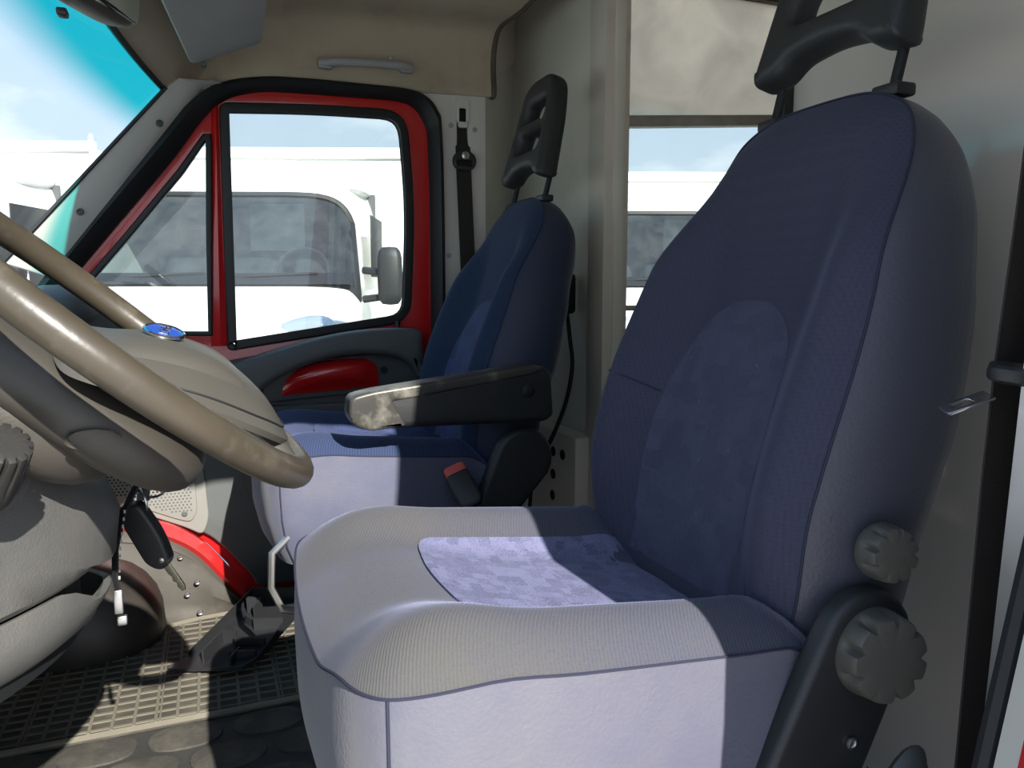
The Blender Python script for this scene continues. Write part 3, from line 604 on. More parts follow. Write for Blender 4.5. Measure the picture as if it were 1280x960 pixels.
# ================================================================== SEATS
M['switch'] = mat('switch_plastic', (.028, .027, .025), .5, bump=.1, bscale=400)
M['headpad'] = mat('headrest_foam', (.028, .030, .032), .48, var=.1, bump=.15, bscale=350)
def polar_table(outline, c):
    T = []
    for p in outline:
        d = Vector((p[0]-c[0], p[1]-c[1])); T.append((math.atan2(d.y, d.x), d.length))
    T.sort(); T = [(T[-1][0]-2*math.pi, T[-1][1])]+T+[(T[0][0]+2*math.pi, T[0][1])]
    return T
def make_seat(name, yc, dz, drv, label, group):
    K = dict(c='cush', b='back', i='insert', bi='binsert', s='skirt', p='sidep') if drv else dict(c='pcush', b='pback', i='pinsert', bi='pinsert', s='pskirt', p='psidep')
    rt_ = empty(name, (.33, yc, FZ), label, 'seat', group)
    # --- cushion
    CO = [(.585, -.215), (.55, -.243), (.40, -.250), (.25, -.252), (.15, -.246), (.108, -.222), (.090, -.16), (.083, -.05), (.083, .05), (.090, .16), (.108, .222), (.15, .246), (.25, .252), (.40, .250), (.55, .243), (.585, .215)]
    CO = [(p.x, p.y) for p in cr([(a, b, 0) for a, b in CO], 6, True)]
    CC = (.33, 0); TB = polar_table(CO, CC)
    def rad(x, y):
        d = Vector((x-CC[0], y-CC[1])); return d.length/lerp_tab(TB, math.atan2(d.y, d.x)) if d.length > 1e-6 else 0
    def H(x, y):
        r = rad(x, y); ay = abs(y)
        dx_ = min(max(0, x-.22), .26)
        z = .420-.195*dx_-.06*max(0, x-.48)
        z += (.034+.105*dx_)*sm(.085, .19, ay)*sm(.66, .52, x)*(.55+.45*sm(.09, .26, x))+.010*sm(.05, .24, ay)*sm(.30, .10, x)
        z += .016*math.exp(-((x-.18)/.06)**2)*sm(.25, .12, ay)
        z -= .034*max(0, (r-.70)/.30)**2.3
        return z+dz
    def fc(p, r, lift=0): return Vector((p[0], yc+p[1], H(p[0], p[1])+lift))
    top = obj('cushion_top', disc(CO, fc, 18, CC), K['c'], rt_)
    ins = fillet([(.232, -.108), (.222, .0), (.240, .120), (.30, .128), (.575, .138), (.575, -.118), (.33, -.116)], [.03, .05, .03, .05, .01, .01, .05], 5)
    # dense outline for a clean border
    P = []
    for i in range(len(ins)):
        a, b = Vector(ins[i-1]), Vector(ins[i]); nseg = max(1, int((b-a).length/.012))
        for k2 in range(nseg): P.append(tuple(a.lerp(b, k2/nseg)))
    obj('cushion_insert', disc(P, lambda p, r: fc(p, r, .0030*(1-r**8)+.0030), 16, tuck=(0, 0, -.007)), K['i'], rt_)
    # side skirt, front and flanks
    sk = []
    for lv, off, z in ((0, 0, None), (.12, .004, None), (.3, .010, None), (.55, .014, None), (.8, .008, None), (1, -.012, None)):
        ring = []
        for x, y in CO:
            d = Vector((x-CC[0], y-CC[1])).normalized()
            z0 = H(x, y)
            zz = z0+(.185+dz-z0)*lv
            ring.append((x+d.x*off+.02*lv*sm(.3, .08, x), yc+y+d.y*off, zz))
        sk.append(ring)
    obj('cushion_side', loft(sk, True, False), K['s'], rt_)
    sm_pts = [Vector((x, yc+y, H(x, y)+.0005)) for x, y in CO]
    obj('seam', tube(sm_pts, .0016, 6, True), 'thread', rt_)
    # upright seam where the front and flank covers meet
    for sg in (-1, 1):
        i0 = min(range(len(CO)), key=lambda i: (CO[i][0]-.122)**2+(CO[i][1]-sg*.236)**2)
        obj('seam', tube([Vector(r[i0])+Vector((-.0008, sg*.0008, 0)) for r in sk], .0014, 5), 'thread', rt_)
    # --- backrest in its own leaning frame (u across, w up, n forward)
    rho = R(17.5); O = Vector((.562, yc, .385+dz)); W = Vector((math.sin(rho), 0, math.cos(rho))); Nn = Vector((-math.cos(rho), 0, math.sin(rho))); U = Vector((0, 1, 0))
    HW = [(-.07, .19), (-.03, .205), (.0, .214), (.06, .226), (.16, .234), (.27, .234), (.38, .222), (.465, .203), (.54, .180), (.59, .160), (.616, .138), (.634, .10), (.643, .05)]
    def Dp(u, w):
        au = abs(u)
        d = .060*sm(.085, .20, au)*sm(.60, .40, w)*(.55+.45*sm(-.02, .14, w))
        d += .014*math.exp(-((w-.20)/.15)**2)+.018*sm(.42, .62, w)
        return d
    right = [(a, b) for b, a in [(w_, h_) for w_, h_ in HW]]
    BO = [(p.x, p.y) for p in cr([(-a, w_, 0) for w_, a in HW]+[(a, w_, 0) for w_, a in reversed(HW)], 5, True)]
    BC = (0, .27); TBB = polar_table(BO, BC)
    def rb(u, w):
        d = Vector((u-BC[0], w-BC[1])); return d.length/lerp_tab(TBB, math.atan2(d.y, d.x)) if d.length > 1e-6 else 0
    def fb(p, r, lift=0):
        rr = rb(p[0], p[1]); e = .030*max(0, (rr-.76)/.24)**2.2
        return O+U*p[0]+W*p[1]+Nn*(Dp(p[0], p[1])-e+lift)
    obj('backrest', disc(BO, fb, 18, BC), K['b'], rt_)
    def arch(sc=1):
        pts = [(-.112, -.005), (-.118, .12), (-.114, .22), (-.100, .29), (-.080, .335), (-.045, .362), (0, .370), (.045, .362), (.080, .335), (.100, .29), (.114, .22), (.118, .12), (.112, -.005)]
        q = [(p.x, p.y) for p in cr([(a, b, 0) for a, b in pts], 7)]
        return q+[(a, -.005) for a in (.09, .06, .03, 0, -.03, -.06, -.09)]
    obj('backrest_insert', disc(arch(), lambda p, r: fb(p, r, .005*(1-r**7)+.0008), 10, (0, .17), tuck=tuple(-Nn*.005)), K['bi'], rt_)
    obj('seam', tube([fb(p, 1, .0012) for p in [(.118, .225), (.14, .229), (.17, .233), (.20, .236), (.222, .238)]], .0012, 5), 'thread', rt_)
    # side and back shell
    TH = [(-.07, .12), (-.02, .150), (.1, .168), (.25, .172), (.4, .155), (.5, .125), (.58, .090), (.62, .062)]
    rg = []
    for lv, off, s in ((0, 0, 1), (.05, .007, 1), (.2, .020, 1), (.45, .029, 1), (.7, .026, 1), (.88, .012, 1), (.97, -.006, 1), (1.0, -.035, 1)):
        ring = []
        for u, w in BO:
            d = Vector((u-BC[0], w-BC[1])).normalized(); d = d*(1-.8*sm(.45, .62, w))
            f0 = fb((u, w), 1); th = lerp_tab(TH, w)
            ring.append(f0+(U*d.x+W*d.y)*off-Nn*(th*lv+.02*lv*math.sin(math.pi*min(1, max(0, w)/.62))*0))
        rg.append(ring)
    obj('backrest_side', loft(rg, True, False), K['p'], rt_)
    bc_ = []
    for k2 in range(5):
        s = 1-k2/4*.97
        bc_.append([sum(rg[-1], Vector())/len(BO)+(p-sum(rg[-1], Vector())/len(BO))*s-Nn*.012*(1-s) for p in rg[-1]])
    obj('back_cover', loft(bc_), K['p'], rt_)
    obj('seam', tube([fb(p, 1, .001)+(U*p[0]+W*(p[1]-.27)).normalized()*.001 for p in BO], .0015, 6, True), 'thread', rt_)
    # --- headrest
    hr = R(14); HOz = O+W*.632-Nn*.026
    hW = Vector((math.sin(hr), 0, math.cos(hr))); hN = Vector((-math.cos(hr), 0, math.sin(hr)))
    hb = HOz+hW*.058+hN*.016
    hx = frame(hb, U, hW, U.cross(hW))
    outl = fillet([(-.128, .0), (-.128, .022), (-.113, .17), (-.095, .245), (-.05, .268), (.05, .268), (.095, .245), (.113, .17), (.128, .022), (.128, .0), (.085, .004), (.06, .026), (0, .034), (-.06, .026), (-.085, .004)], [.02, .03, .06, .05, .05, .05, .05, .06, .03, .02, .03, .03, .05, .03, .03], 5)
    h1 = fillet([(-.074, .076), (.074, .076), (.070, .132), (-.070, .132)], .022, 5)
    h2 = fillet([(-.068, .150), (.068, .150), (.060, .208), (-.060, .208)], .024, 5)
    g = plate(outl, [h1, h2], .025, .017, None, 5)
    V = []
    for v in g[0]:       # dish the pad: bow the top forward a little
        v = Vector(v); v.z -= .020*(1-(v.x/.13)**2)*0; bow = .05*((v.y-.1)/.27)**2*(1 if v.y > .1 else .3); V.append(hx @ Vector((v.x, v.y, v.z*(1.15-.25*v.y/.27)+bow*(-1 if (hx.to_3x3() @ Vector((0, 0, 1))).x > 0 else 1)*.4)))
    obj('headrest', (V, g[1]), 'headpad', rt_)
    for sg in (-1, 1):
        b0 = HOz+U*sg*.105
        obj('headrest_post', tube([b0-hW*.015, b0+hW*.10], .0068, 12), 'black_soft', rt_)
        obj('post_guide', box(b0+hW*.010, (.032, .040, .016), .004), 'black', rt_)
    # --- base and rails
    obj('seat_base', box((.41, yc, FZ+.13+dz/2), (.30, .36, .26+dz), .02), 'black', rt_)
    obj('rail', box((.40, yc-.17, FZ+.03), (.40, .035, .03), .004), 'steel', rt_)
    obj('rail', box((.40, yc+.17, FZ+.03), (.40, .035, .03), .004), 'steel', rt_)
    return rt_, fb, H
drv, dfb, dH = make_seat('driver_seat', .830, .0, True, 'nearer driver seat, dark blue cloth back and dusty grey cushion with lavender insert', 'cab seats')
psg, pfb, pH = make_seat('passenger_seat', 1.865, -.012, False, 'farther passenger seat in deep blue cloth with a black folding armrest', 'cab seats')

# driver seat hardware on the door side
def fluted(c, axis, r, depth, n=9):
    """hand wheel: scalloped rim, flat face"""
    a = Vector(axis).normalized(); u = Vector((1, 0, 0)); v = a.cross(u).normalized(); u = v.cross(a)
    rings = []
    S = n*10
    for rr, h, fl in ((.97, 0, 0), (1.0, .08, 0), (1.0, .30, .0), (.985, .42, .05), (.97, .60, .15), (.955, .80, .20), (.93, .94, .21), (.90, 1.0, .20), (.78, 1.02, .10), (.4, 1.025, .0)):
        ring = []
        for k in range(S):
            t = 2*math.pi*k/S; s = max(0, math.cos(n*t))**2.2
            q = r*rr*(1-fl*s); ring.append(Vector(c)+a*depth*h+(u*math.cos(t)+v*math.sin(t))*q)
        rings.append(ring)
    return loft(rings)
obj('recliner_wheel', fluted((.606, .556, .392), (-.12, -1, .05), .0455, .034, 9), 'knob', drv, label='large grey hand wheel on the hinge')
obj('lumbar_knob', fluted((.618, .562, .492), (-.1, -1, .05), .029, .026, 9), 'knob', drv, label='small grey hand wheel on the backrest')
def capsule(a, b, ra, rb_, n=10):
    a, b = Vector(a), Vector(b); d = (b-a).normalized(); p = Vector((-d.y, d.x)); out = []
    for k in range(n+1):
        t = -math.pi/2+math.pi*k/n; out.append(b+d*math.cos(t)*rb_+p*math.sin(t)*rb_)
    for k in range(n+1):
        t = math.pi/2+math.pi*k/n; out.append(a+d*math.cos(t)*ra+p*math.sin(t)*ra)
    return [(q.x, q.y) for q in out]
br = obj('hinge_cover', plate(capsule((.605, .394), (.49, .16), .060, .062), [], .014, .009, XZ(.566), 4), 'black', drv, label='black plastic hinge cover with one screw')
scr((.585, .551, .298), (0, -1, 0), .0065, br)
for i in range(9):      # worn raised marks along the cover's lower edge
    p = Vector((.612-.0085*i, .5515, .262-.0105*i)); L_ = .010+.004*((i*7) % 3)
    obj('raised_mark', box(p, (.0012, .0012, L_), 0, 2, Matrix.Rotation(R(-35+((i*37) % 3)*40), 4, 'Y')), 'knob', br)
lv = cr([(.60, .548, .15), (.630, .545, .200), (.652, .545, .240), (.672, .545, .262), (.683, .546, .266)], 5)
obj('height_lever', tube(lv, [.014, .016, .018, .020, .022, .023, .024, .025, .026, .026, .026, .0255, .025, .024, .023, .021, .018, .014, .009, .004, .001][:len(lv)], 12, flat=.45, up=(0, 1, 0)), 'dgrey', drv, label='dark grey lever below the hinge')
obj('lever_stem', tube([(.59, .57, .245), (.635, .55, .235)], .006, 8), 'black_soft', drv)
obj('slide_bar', tube([(.085, .70, -.02), (.062, .70, .03), (.058, .70, .12), (.10, .72, .16), (.2, .75, .16)], .007, 8), 'steel', drv)
# passenger seat hardware
PY = 1.865-.262
pc = obj('hinge_cover', plate(capsule((.650, .375), (.585, .270), .072, .050), [], .020, .014, XZ(PY-.012), 5), 'black', psg)
obj('screw', lathe([(.009, 0), (.009, .002), (.006, .002), (.005, -.003), (.0001, -.003)], (.580, PY-.032, .268), (0, -1, 0), 12), 'black_soft', pc)
arm = fillet([(.255, .505), (.262, .538), (.30, .548), (.66, .588), (.705, .580), (.712, .475), (.690, .462), (.30, .470), (.272, .478)], [.012, .014, .02, .03, .02, .02, .02, .02, .012], 5)
amr = obj('armrest', plate(arm, [], .030, .016, XZ(PY-.030), 5), 'black', psg, label='black folding armrest with a worn tip')
pad_ = fillet([(.253, .502), (.258, .540), (.30, .550), (.665, .592), (.69, .585), (.66, .570), (.40, .533), (.345, .527), (.372, .474), (.30, .468), (.268, .476)], [.012, .014, .02, .03, .01, .01, .02, .004, .006, .01, .012], 5)
M['armpad'] = mat('armrest_pad', (.045, .043, .038), .38, var=.3, vscale=12, dirt=(.25, .24, .20), dirt_rng=(.50, .70), dscale=11)
obj('armrest_pad', plate(pad_, [], .034, .008, XZ(PY-.031), 5), 'armpad', amr)
obj('pivot_button', lathe([(.015, 0), (.015, .004), (.012, .006), (.0001, .006)], (.645, PY-.060, .535), (0, -1, 0), 18), 'black_soft', amr)
obj('slide_bar', tube([(.135, PY+.02, .24), (.10, PY+.0, .215), (.095, PY-.02, .15), (.115, PY-.03, .105), (.17, PY-.02, .085), (.24, PY+.02, .08)], .008, 8), 'steel', psg)
bk = empty('belt_buckle', (.50, 1.545, .2), 'red button belt buckle standing beside the passenger cushion', 'buckle')
bm_ = frame((.500, 1.550, .325), (.90, -.10, .38), (.30, .70, -.52))
bm3 = bm_
obj('housing', superell((0, 0, 0), (.028, .016, .045), 16, 5, bm3), 'black', bk)
obj('button', superell((0, 0, 0), (.025, .014, .016), 16, 5, bm3 @ Matrix.Translation((0, 0, .044))), 'redplastic', bk)
obj('slot', box((0, 0, 0), (.034, .004, .004), 0, 2, bm3 @ Matrix.Translation((.0, .003, .060))), 'black_soft', bk)
obj('stalk', tube([bm3 @ Vector((0, 0, -.03)), (.52, 1.565, .2), (.53, 1.575, .08)], .013, 8, flat=.5), 'black', bk)
# driver's belt at the right edge
db = empty('seat_belt', (.68, .5, .4), 'dark brown driver belt with chromed tongue beside the door pillar', 'seat belt')
obj('webbing', strap([(.745, .470, 1.32), (.720, .490, 1.05), (.700, .49, .80), (.689, .49, .687), (.683, .49, .578), (.676, .49, .295), (.672, .49, .12), (.67, .488, -.05)], .046, .002, (.95, .08, 0)), 'belt', db)
tg = frame((.660, .472, .674), (.8, .6, .0), (-.55, .7, .12))
obj('tongue_grip', superell((0, 0, 0), (.034, .020, .009), 20, 4, tg @ Matrix.Translation((.008, -.004, .004))), 'black', db)
tongue = plate(fillet([(-.011, 0), (.011, 0), (.011, .046), (-.011, .046)], .003, 2), [fillet([(-.006, .018), (.006, .018), (.006, .036), (-.006, .036)], .002, 2)], .0014, .0005)
obj('tongue', xf(tongue, frame((.668, .492, .656), (.40, .9, .15), (-.85, .30, -.32))), 'chrome', db)

# ================================================================== STEERING WHEEL
WC = Vector((-.083, .80, .715)); wt = R(41.2)
E1 = Vector((math.cos(wt), 0, -math.sin(wt))); E2 = Vector((0, 1, 0)); WN = Vector((math.sin(wt), 0, math.cos(wt)))
RW = .213
sw = empty('steering_wheel', WC, 'worn taupe steering wheel with a wide centre pad and blue round badge', 'steering wheel')
def wp(a, b, h=0): return WC+E1*a+E2*b+WN*h
obj('rim', tube([wp(RW*math.cos(t), RW*math.sin(t)) for t in [2*math.pi*i/96 for i in range(96)]], .0158, 16, True, up=tuple(WN), flat=.95), 'wheel', sw)
HB = [(-.030, 0), (-.026, .06), (-.008, .100), (.02, .120), (.06, .122), (.10, .112), (.150, .085), (.180, .044), (.187, 0)]
HB = [(p.x, p.y) for p in cr([(a, b, 0) for a, b in HB]+[(a, -b, 0) for a, b in HB[-2:0:-1]], 6, True)]
HT = [(p.x, p.y) for p in cr([(-.08, -.040, 0), (-.045, -.022, 0), (-.01, -.006, 0), (.02, .016, 0), (.05, .031, 0), (.09, .040, 0), (.145, .036, 0), (.19, .020, 0)], 6)]
def hubf(p, r, lift=0):
    a, b = p
    h = lerp_tab(HT, a)-.030*(abs(b)/.11)**2.6-.004*r**6
    return wp(a, b, h+lift)
hub = obj('centre_pad', disc(HB, hubf, 14, (.02, 0), tuck=tuple(-WN*.006)), 'hub', sw)
obj('pad_seam', tube([hubf(Vector((.02, 0))+(Vector(p)-Vector((.02, 0)))*.93, .93, .0004) for p in HB], .0012, 5, True), 'black_soft', hub)
# hollow thumb pads on both spokes: raised bar that ends in a step
for sg in (-1, 1):
    q = [(-.01, .060), (.05, .050), (.105, .040), (.12, .055), (.09, .078), (.04, .092), (.0, .090)]
    q = [(p.x, p.y*sg) for p in cr([(a, b, 0) for a, b in q], 5, True)]
    def hf(p, r): 
        c = Vector((.02, 0)); d = (Vector(p)-c); ang = math.atan2(d.y, d.x)
        T = min(HB, key=lambda w: abs(math.atan2(w[1], w[0]-.02)-ang)); rr = min(1, d.length/max((Vector(T)-c).length, 1e-4))
        return hubf(p, rr, .0045*(1-r**4))
    obj('horn_pad', disc(q, hf, 6, tuck=tuple(-WN*.006)), 'hub', hub)
for sg, a0 in ((1, 12), (-1, -12)):
    t = R(a0)
    p0 = wp(.05+.08*math.cos(t)+(.03 if abs(a0) < 20 else 0), .08*math.sin(t), .006); p1 = wp(RW*math.cos(t), RW*math.sin(t), 0)
    obj('spoke', tube([p0, p0.lerp(p1, .5)+WN*.002, p1], [.026, .020, .014], 12, flat=.5, up=tuple(WN)), 'hub', sw)
# round badge: blue disc in a bright ring with raised bright letters
ba, bb_ = .036, -.022
bc = hubf((ba, bb_), .3)
nb = (hubf((ba+.012, bb_), .3)-hubf((ba-.012, bb_), .3)).cross(hubf((ba, bb_+.02), .3)-hubf((ba, bb_-.02), .3)).normalized()
if nb.dot(WN) < 0: nb = -nb
nb = (nb-E2*.22).normalized(); bx = (Vector((0, 1, 0))-nb*nb.y).normalized(); by = nb.cross(bx)
bmx = frame(bc+nb*.0035, bx, by, nb)
bd = obj('badge', xf(lathe([(.016, -.012), (.016, .001), (.0001, .0016)], (0, 0, 0), (0, 0, 1), 28), bmx), 'blue', sw, label='blue round badge with bright ring')
obj('ring', xf(tube([(.0168*math.cos(t), .0168*math.sin(t), .001) for t in [2*math.pi*i/32 for i in range(32)]], .0018, 6, True), bmx), 'chrome', bd)
tx = bpy.data.curves.new('t', 'FONT'); tx.body = 'FIAT'; tx.size = .0125; tx.extrude = .0006; tx.align_x = 'CENTER'; tx.align_y = 'CENTER'
to = bpy.data.objects.new('t', tx); COL.objects.link(to); dg = bpy.context.evaluated_depsgraph_get(); tm = bpy.data.meshes.new_from_object(to.evaluated_get(dg))
lg = ([bmx @ (Matrix.Rotation(math.pi, 4, 'Z') @ v.co)+nb*.0022 for v in tm.vertices], [tuple(p.vertices) for p in tm.polygons])
bpy.data.objects.remove(to); bpy.data.curves.remove(tx); bpy.data.meshes.remove(tm)
obj('lettering', lg, 'chrome', bd, smooth=0)

# ================================================================== DASHBOARD
da = empty('dashboard', (-.35, 1.3, FZ), 'grey van dashboard with rounded knee panel, column shroud and air vents', 'dashboard')
# main body swept across the cab
def dprof(y):
    k = sm(1.15, 1.0, y)       # driver side sits lower and closer
    return [(-.78, .70), (-.62, .735), (-.45, .745), (-.36, .735), (-.30, .715), (-.265, .68), (-.262, .60), (-.30, .50), (-.36, .42), (-.42, .30), (-.60, .25), (-.78, .25)]
obj('body', loft([[(x, y, z) for x, z in dprof(y)] for y in (.46, .8, 1.1, 1.5, 1.9, 2.2, 2.235)]), 'dgrey', da)
# knee panel wrapped round the column
L_ = []
for z, pts in ((.640, [(-.34, .50), (-.255, .60), (-.185, .71), (-.140, .82), (-.122, .91), (-.135, .98), (-.22, 1.03), (-.34, 1.04)]),
               (.615, [(-.33, .50), (-.245, .60), (-.172, .71), (-.122, .82), (-.100, .92), (-.112, .99), (-.20, 1.04), (-.34, 1.05)]),
               (.56, [(-.32, .50), (-.232, .60), (-.158, .71), (-.108, .82), (-.086, .925), (-.10, .998), (-.19, 1.05), (-.34, 1.06)]),
               (.50, [(-.32, .50), (-.236, .60), (-.162, .71), (-.112, .82), (-.092, .925), (-.106, .995), (-.20, 1.05), (-.34, 1.06)]),
               (.44, [(-.34, .50), (-.262, .60), (-.185, .71), (-.134, .82), (-.112, .915), (-.128, .985), (-.22, 1.04), (-.36, 1.05)]),
               (.395, [(-.38, .50), (-.305, .60), (-.225, .71), (-.170, .81), (-.150, .90), (-.165, .965), (-.26, 1.02), (-.38, 1.03)]),
               (.345, [(-.44, .50), (-.37, .60), (-.30, .71), (-.245, .80), (-.225, .88), (-.24, .94), (-.32, .99), (-.42, 1.0)]),
               (.31, [(-.50, .50), (-.45, .60), (-.40, .70), (-.35, .79), (-.33, .86), (-.34, .91), (-.40, .96), (-.48, .97)])):
    f_ = (z-.31)/(.640-.31)
    L_.append([p+Vector((-.018, 0, .31+f_*((.568+.118*sm(.95, .64, p.y))-.31))) for p in cr([(a, b, 0) for a, b in pts], 4)])
KC = Vector((-.338, .72, 0))
def kin(p, d, z):      # push a panel point inwards and set its height
    n_ = Vector((p.x-KC.x, p.y-KC.y, 0)).normalized(); return Vector((p.x-n_.x*d, p.y-n_.y*d, z))
base_c = L_[3]; nb_ = len(base_c)
def zb(p): return .462+.012*sm(.95, .6, p.y)
L_ = L_[:4]+[[kin(p, .004, zb(p)+.008) for p in base_c], [kin(p, .016, zb(p)) for p in base_c], [kin(p, .07, zb(p)+.006) for p in base_c]]
obj('knee_panel', loft(L_), 'dash', da, label='light grey rounded knee panel')
rows = []
for d, z, f in ((.030, .425, 1), (.020, .452, 1), (.014, .452, 1), (.010, .435, .55), (.012, .418, .2), (.026, .398, 0), (.055, .384, 0), (.14, .376, 0)):
    row = []
    for j, p in enumerate(base_c):
        u = j/(nb_-1); dip = .034*sm(.42, .56, u)*sm(.90, .78, u)
        row.append(kin(p, d, z-dip*f+(zb(p)-.455)+.0))
    rows.append(row)
obj('map_pocket', loft(rows, False), 'dash', da)
obj('pocket_shade', loft([[kin(p, .05, .47), kin(p, .048, .385), kin(p, .09, .385), kin(p, .09, .47)] for p in base_c[4:-4]]), 'black_soft', da)  # black liner stands in for the shade inside the pocket
def kp(i, t):
    k = int(t); f = t-k; k2 = min(k+1, len(L_)-1); n = nb_-1; j = min(int(i*n), n-1); g = i*n-j
    return L_[k][j].lerp(L_[k][j+1], g).lerp(L_[k2][j].lerp(L_[k2][j+1], g), f)
# tray rim and stub lever on the panel's top
obj('tray_rim', tube([kp(u, t) for u, t in ((.06, 2.4), (.16, 2.5), (.26, 2.35), (.33, 1.9), (.37, 1.3), (.37, .6), (.345, .15))], .006, 8), 'dash', da)
obj('switch_knob', fluted((-.166, .676, .600), (.35, -.45, .62), .022, .056, 14), 'switch', da, label='dark ribbed rotary switch')
# column shroud under the wheel
SCn = WC-WN*.066-E1*.018+E2*.03
smx = frame((0, 0, 0), E1, E2, WN)
shr_ = obj('column_shroud', superell(SCn, (.165, .135, .040), 32, 2.8, smx), 'taupe', da, label='taupe steering column shroud')
obj('shroud_lower', superell(SCn-WN*.035-E1*.035, (.135, .125, .05), 28, 2.6, smx), 'taupe', da)
obj('column', tube([WC-WN*.02, WC-WN*.30], .038, 16), 'black', da)
dm = frame((-.092, .700, .630), (1, .15, .0), (.0, -.55, .75))
dmo = obj('recess', xf(([*[(.021*math.cos(t), .012*math.sin(t), 0) for t in [2*math.pi*i/28 for i in range(28)]], *[(.015*math.cos(t), .008*math.sin(t), -.005) for t in [2*math.pi*i/28 for i in range(28)]]], [(i, (i+1) % 28, 28+(i+1) % 28, 28+i) for i in range(28)]+[tuple(range(28, 56))]), dm), 'taupe', shr_)
dn = Vector((.30, -.85, -.30)).normalized()
# air vents
def vent_unit(c, nx, w, h, name='air_vent', slats=4):
    f = frame(c, Vector((nx[1], -nx[0], 0)), (0, 0, 1)); f = frame(c, (nx[1], -nx[0], 0), Vector((-nx[2]*nx[0], -nx[2]*nx[1], nx[0]**2+nx[1]**2)))
    o = obj(name, plate(fillet([(-w, -h), (w, -h), (w, h), (-w, h)], .012, 4), [fillet([(-w+.010, -h+.010), (w-.010, -h+.010), (w-.010, h-.010), (-w+.010, h-.010)], .006, 3)], .012, .004, f), 'taupe', da)
    obj('duct', box((0, 0, 0), (2*w-.01, 2*h-.01, .004), 0, 2, f @ Matrix.Translation((0, 0, -.012))), 'black_soft', o)
    for i in range(slats):
        y = -h+.012+(2*h-.024)*(i+.5)/slats
        obj('slat', box((0, 0, 0), (2*w-.02, .003, .020), .0008, 1, f @ Matrix.Translation((0, y, .0)) @ Matrix.Rotation(R(20), 4, 'X')), 'dgrey', o)
    for i in range(3):
        x = -w+2*w*(i+1)/4
        obj('fin', box((0, 0, 0), (.002, 2*h-.022, .012), 0, 1, f @ Matrix.Translation((x, 0, -.004))), 'dgrey', o)
    return o
vent_unit(Vector((-.245, 1.10, .675)), Vector((.85, -.25, .46)).normalized(), .085, .048)
vent_unit(Vector((-.248, 1.30, .675)), Vector((.85, -.25, .46)).normalized(), .085, .048)
vent_unit(Vector((-.245, 2.06, .690)), Vector((.85, -.40, .40)).normalized(), .075, .045, slats=5)
obj('vent_cowl', superell((-.32, 2.06, .715), (.085, .14, .052), 24, 2.6), 'dgrey', da)
obj('gauge_cowl', superell((-.36, .84, .735), (.14, .23, .06), 28, 2.8), 'dgrey', da)
obj('wall_front', loft([[(-.76, .40, FZ), (-.76, 2.36, FZ), (-.76, 2.36, .70), (-.76, .40, .70)], [(-.80, .40, FZ), (-.80, 2.36, FZ), (-.80, 2.36, .70), (-.80, .40, .70)]]), 'dgrey', kind='structure', label='dark bulkhead below the windscreen', org=(-.78, 1.4, FZ))
obj('wall_kick', box((-.62, 2.315, .27), (.34, .04, .8)), 'dgrey', kind='structure', label='dark kick panel ahead of the passenger door', org=(-.62, 2.315, FZ))

# keys in the ignition
KX = -.006
ky = empty('car_keys', (-.09, 1.03, .46), 'bunch of keys with black fob and strap hanging from the ignition', 'keys')
kpt = Vector((-.083, 1.015, .535))
obj('ignition_barrel', cyl((-.105, 1.012, .552), (.5, .45, -.55), .013, .022, 16), 'black', ky)
def ring(c, r, n1, th=.0016): 
    a = Vector(n1).normalized(); u = a.orthogonal().normalized(); v = a.cross(u)
    return tube([Vector(c)+(u*math.cos(t)+v*math.sin(t))*r for t in [2*math.pi*i/24 for i in range(24)]], th, 6, True)
obj('key_ring', ring((-.070, 1.02, .520), .022, (.3, 1, .2)), 'steel', ky)
obj('key_ring', ring((-.078, 1.01, .500), .014, (.9, .3, .2)), 'steel', ky)
fx = frame((-.078, 1.015, .452), (.86, -.42, .28), (-.34, -.08, .94))
fob = obj('key_fob', plate(fillet([(-.018, .045), (.016, .048), (.024, .0), (.020, -.040), (.002, -.048), (-.012, -.034)], [.012, .012, .02, .012, .012, .02], 4), [], .009, .005, fx), 'black', ky)
obj('rivet', lathe([(.004, 0), (.004, .001), (.002, .0018), (.0001, .0018)], fx @ Vector((.011, -.032, .009)), fx.to_3x3() @ Vector((0, 0, 1)), 12), 'steel', fob)
obj('key_blade', plate([(-.005, 0), (.005, 0), (.005, -.038), (.002, -.044), (-.002, -.044), (-.004, -.036), (-.002, -.031), (-.005, -.027), (-.003, -.021), (-.005, -.015)], [], .0013, .0003, fx @ Matrix.Translation((.008, -.040, 0)) @ Matrix.Rotation(R(8), 4, 'Z')), 'brass', ky)
obj('strap', strap([(-.083, 1.0, .520), (-.098, .99, .49), (-.108, .985, .45), (-.110, .985, .415), (-.108, .985, .40)], .008, .003, (.7, -.7, 0)), 'black', ky)
for i in range(10): obj('stitch', box((-.0955-.0014*i if i < 6 else -.1035-.0006*(i-6), .983, .494-.0088*i), (.0022, .0012, .004)), 'lgrey', ky)
obj('clip', box((-.108, .985, .385), (.010, .007, .030), .002), 'steel', ky)
obj('clip', box((-.105, .984, .362), (.011, .007, .012), .002), 'steel', ky)
obj('split_ring', ring((-.083, 1.005, .517), .009, (.2, 1, .5), .0013), 'steel', ky)
obj('fob_loop', strap([(-.076, 1.015, .515), (-.078, 1.012, .498)], .014, .004, (1, 0, 0)), 'black', ky)

for o in ky.children: o.location.x += KX

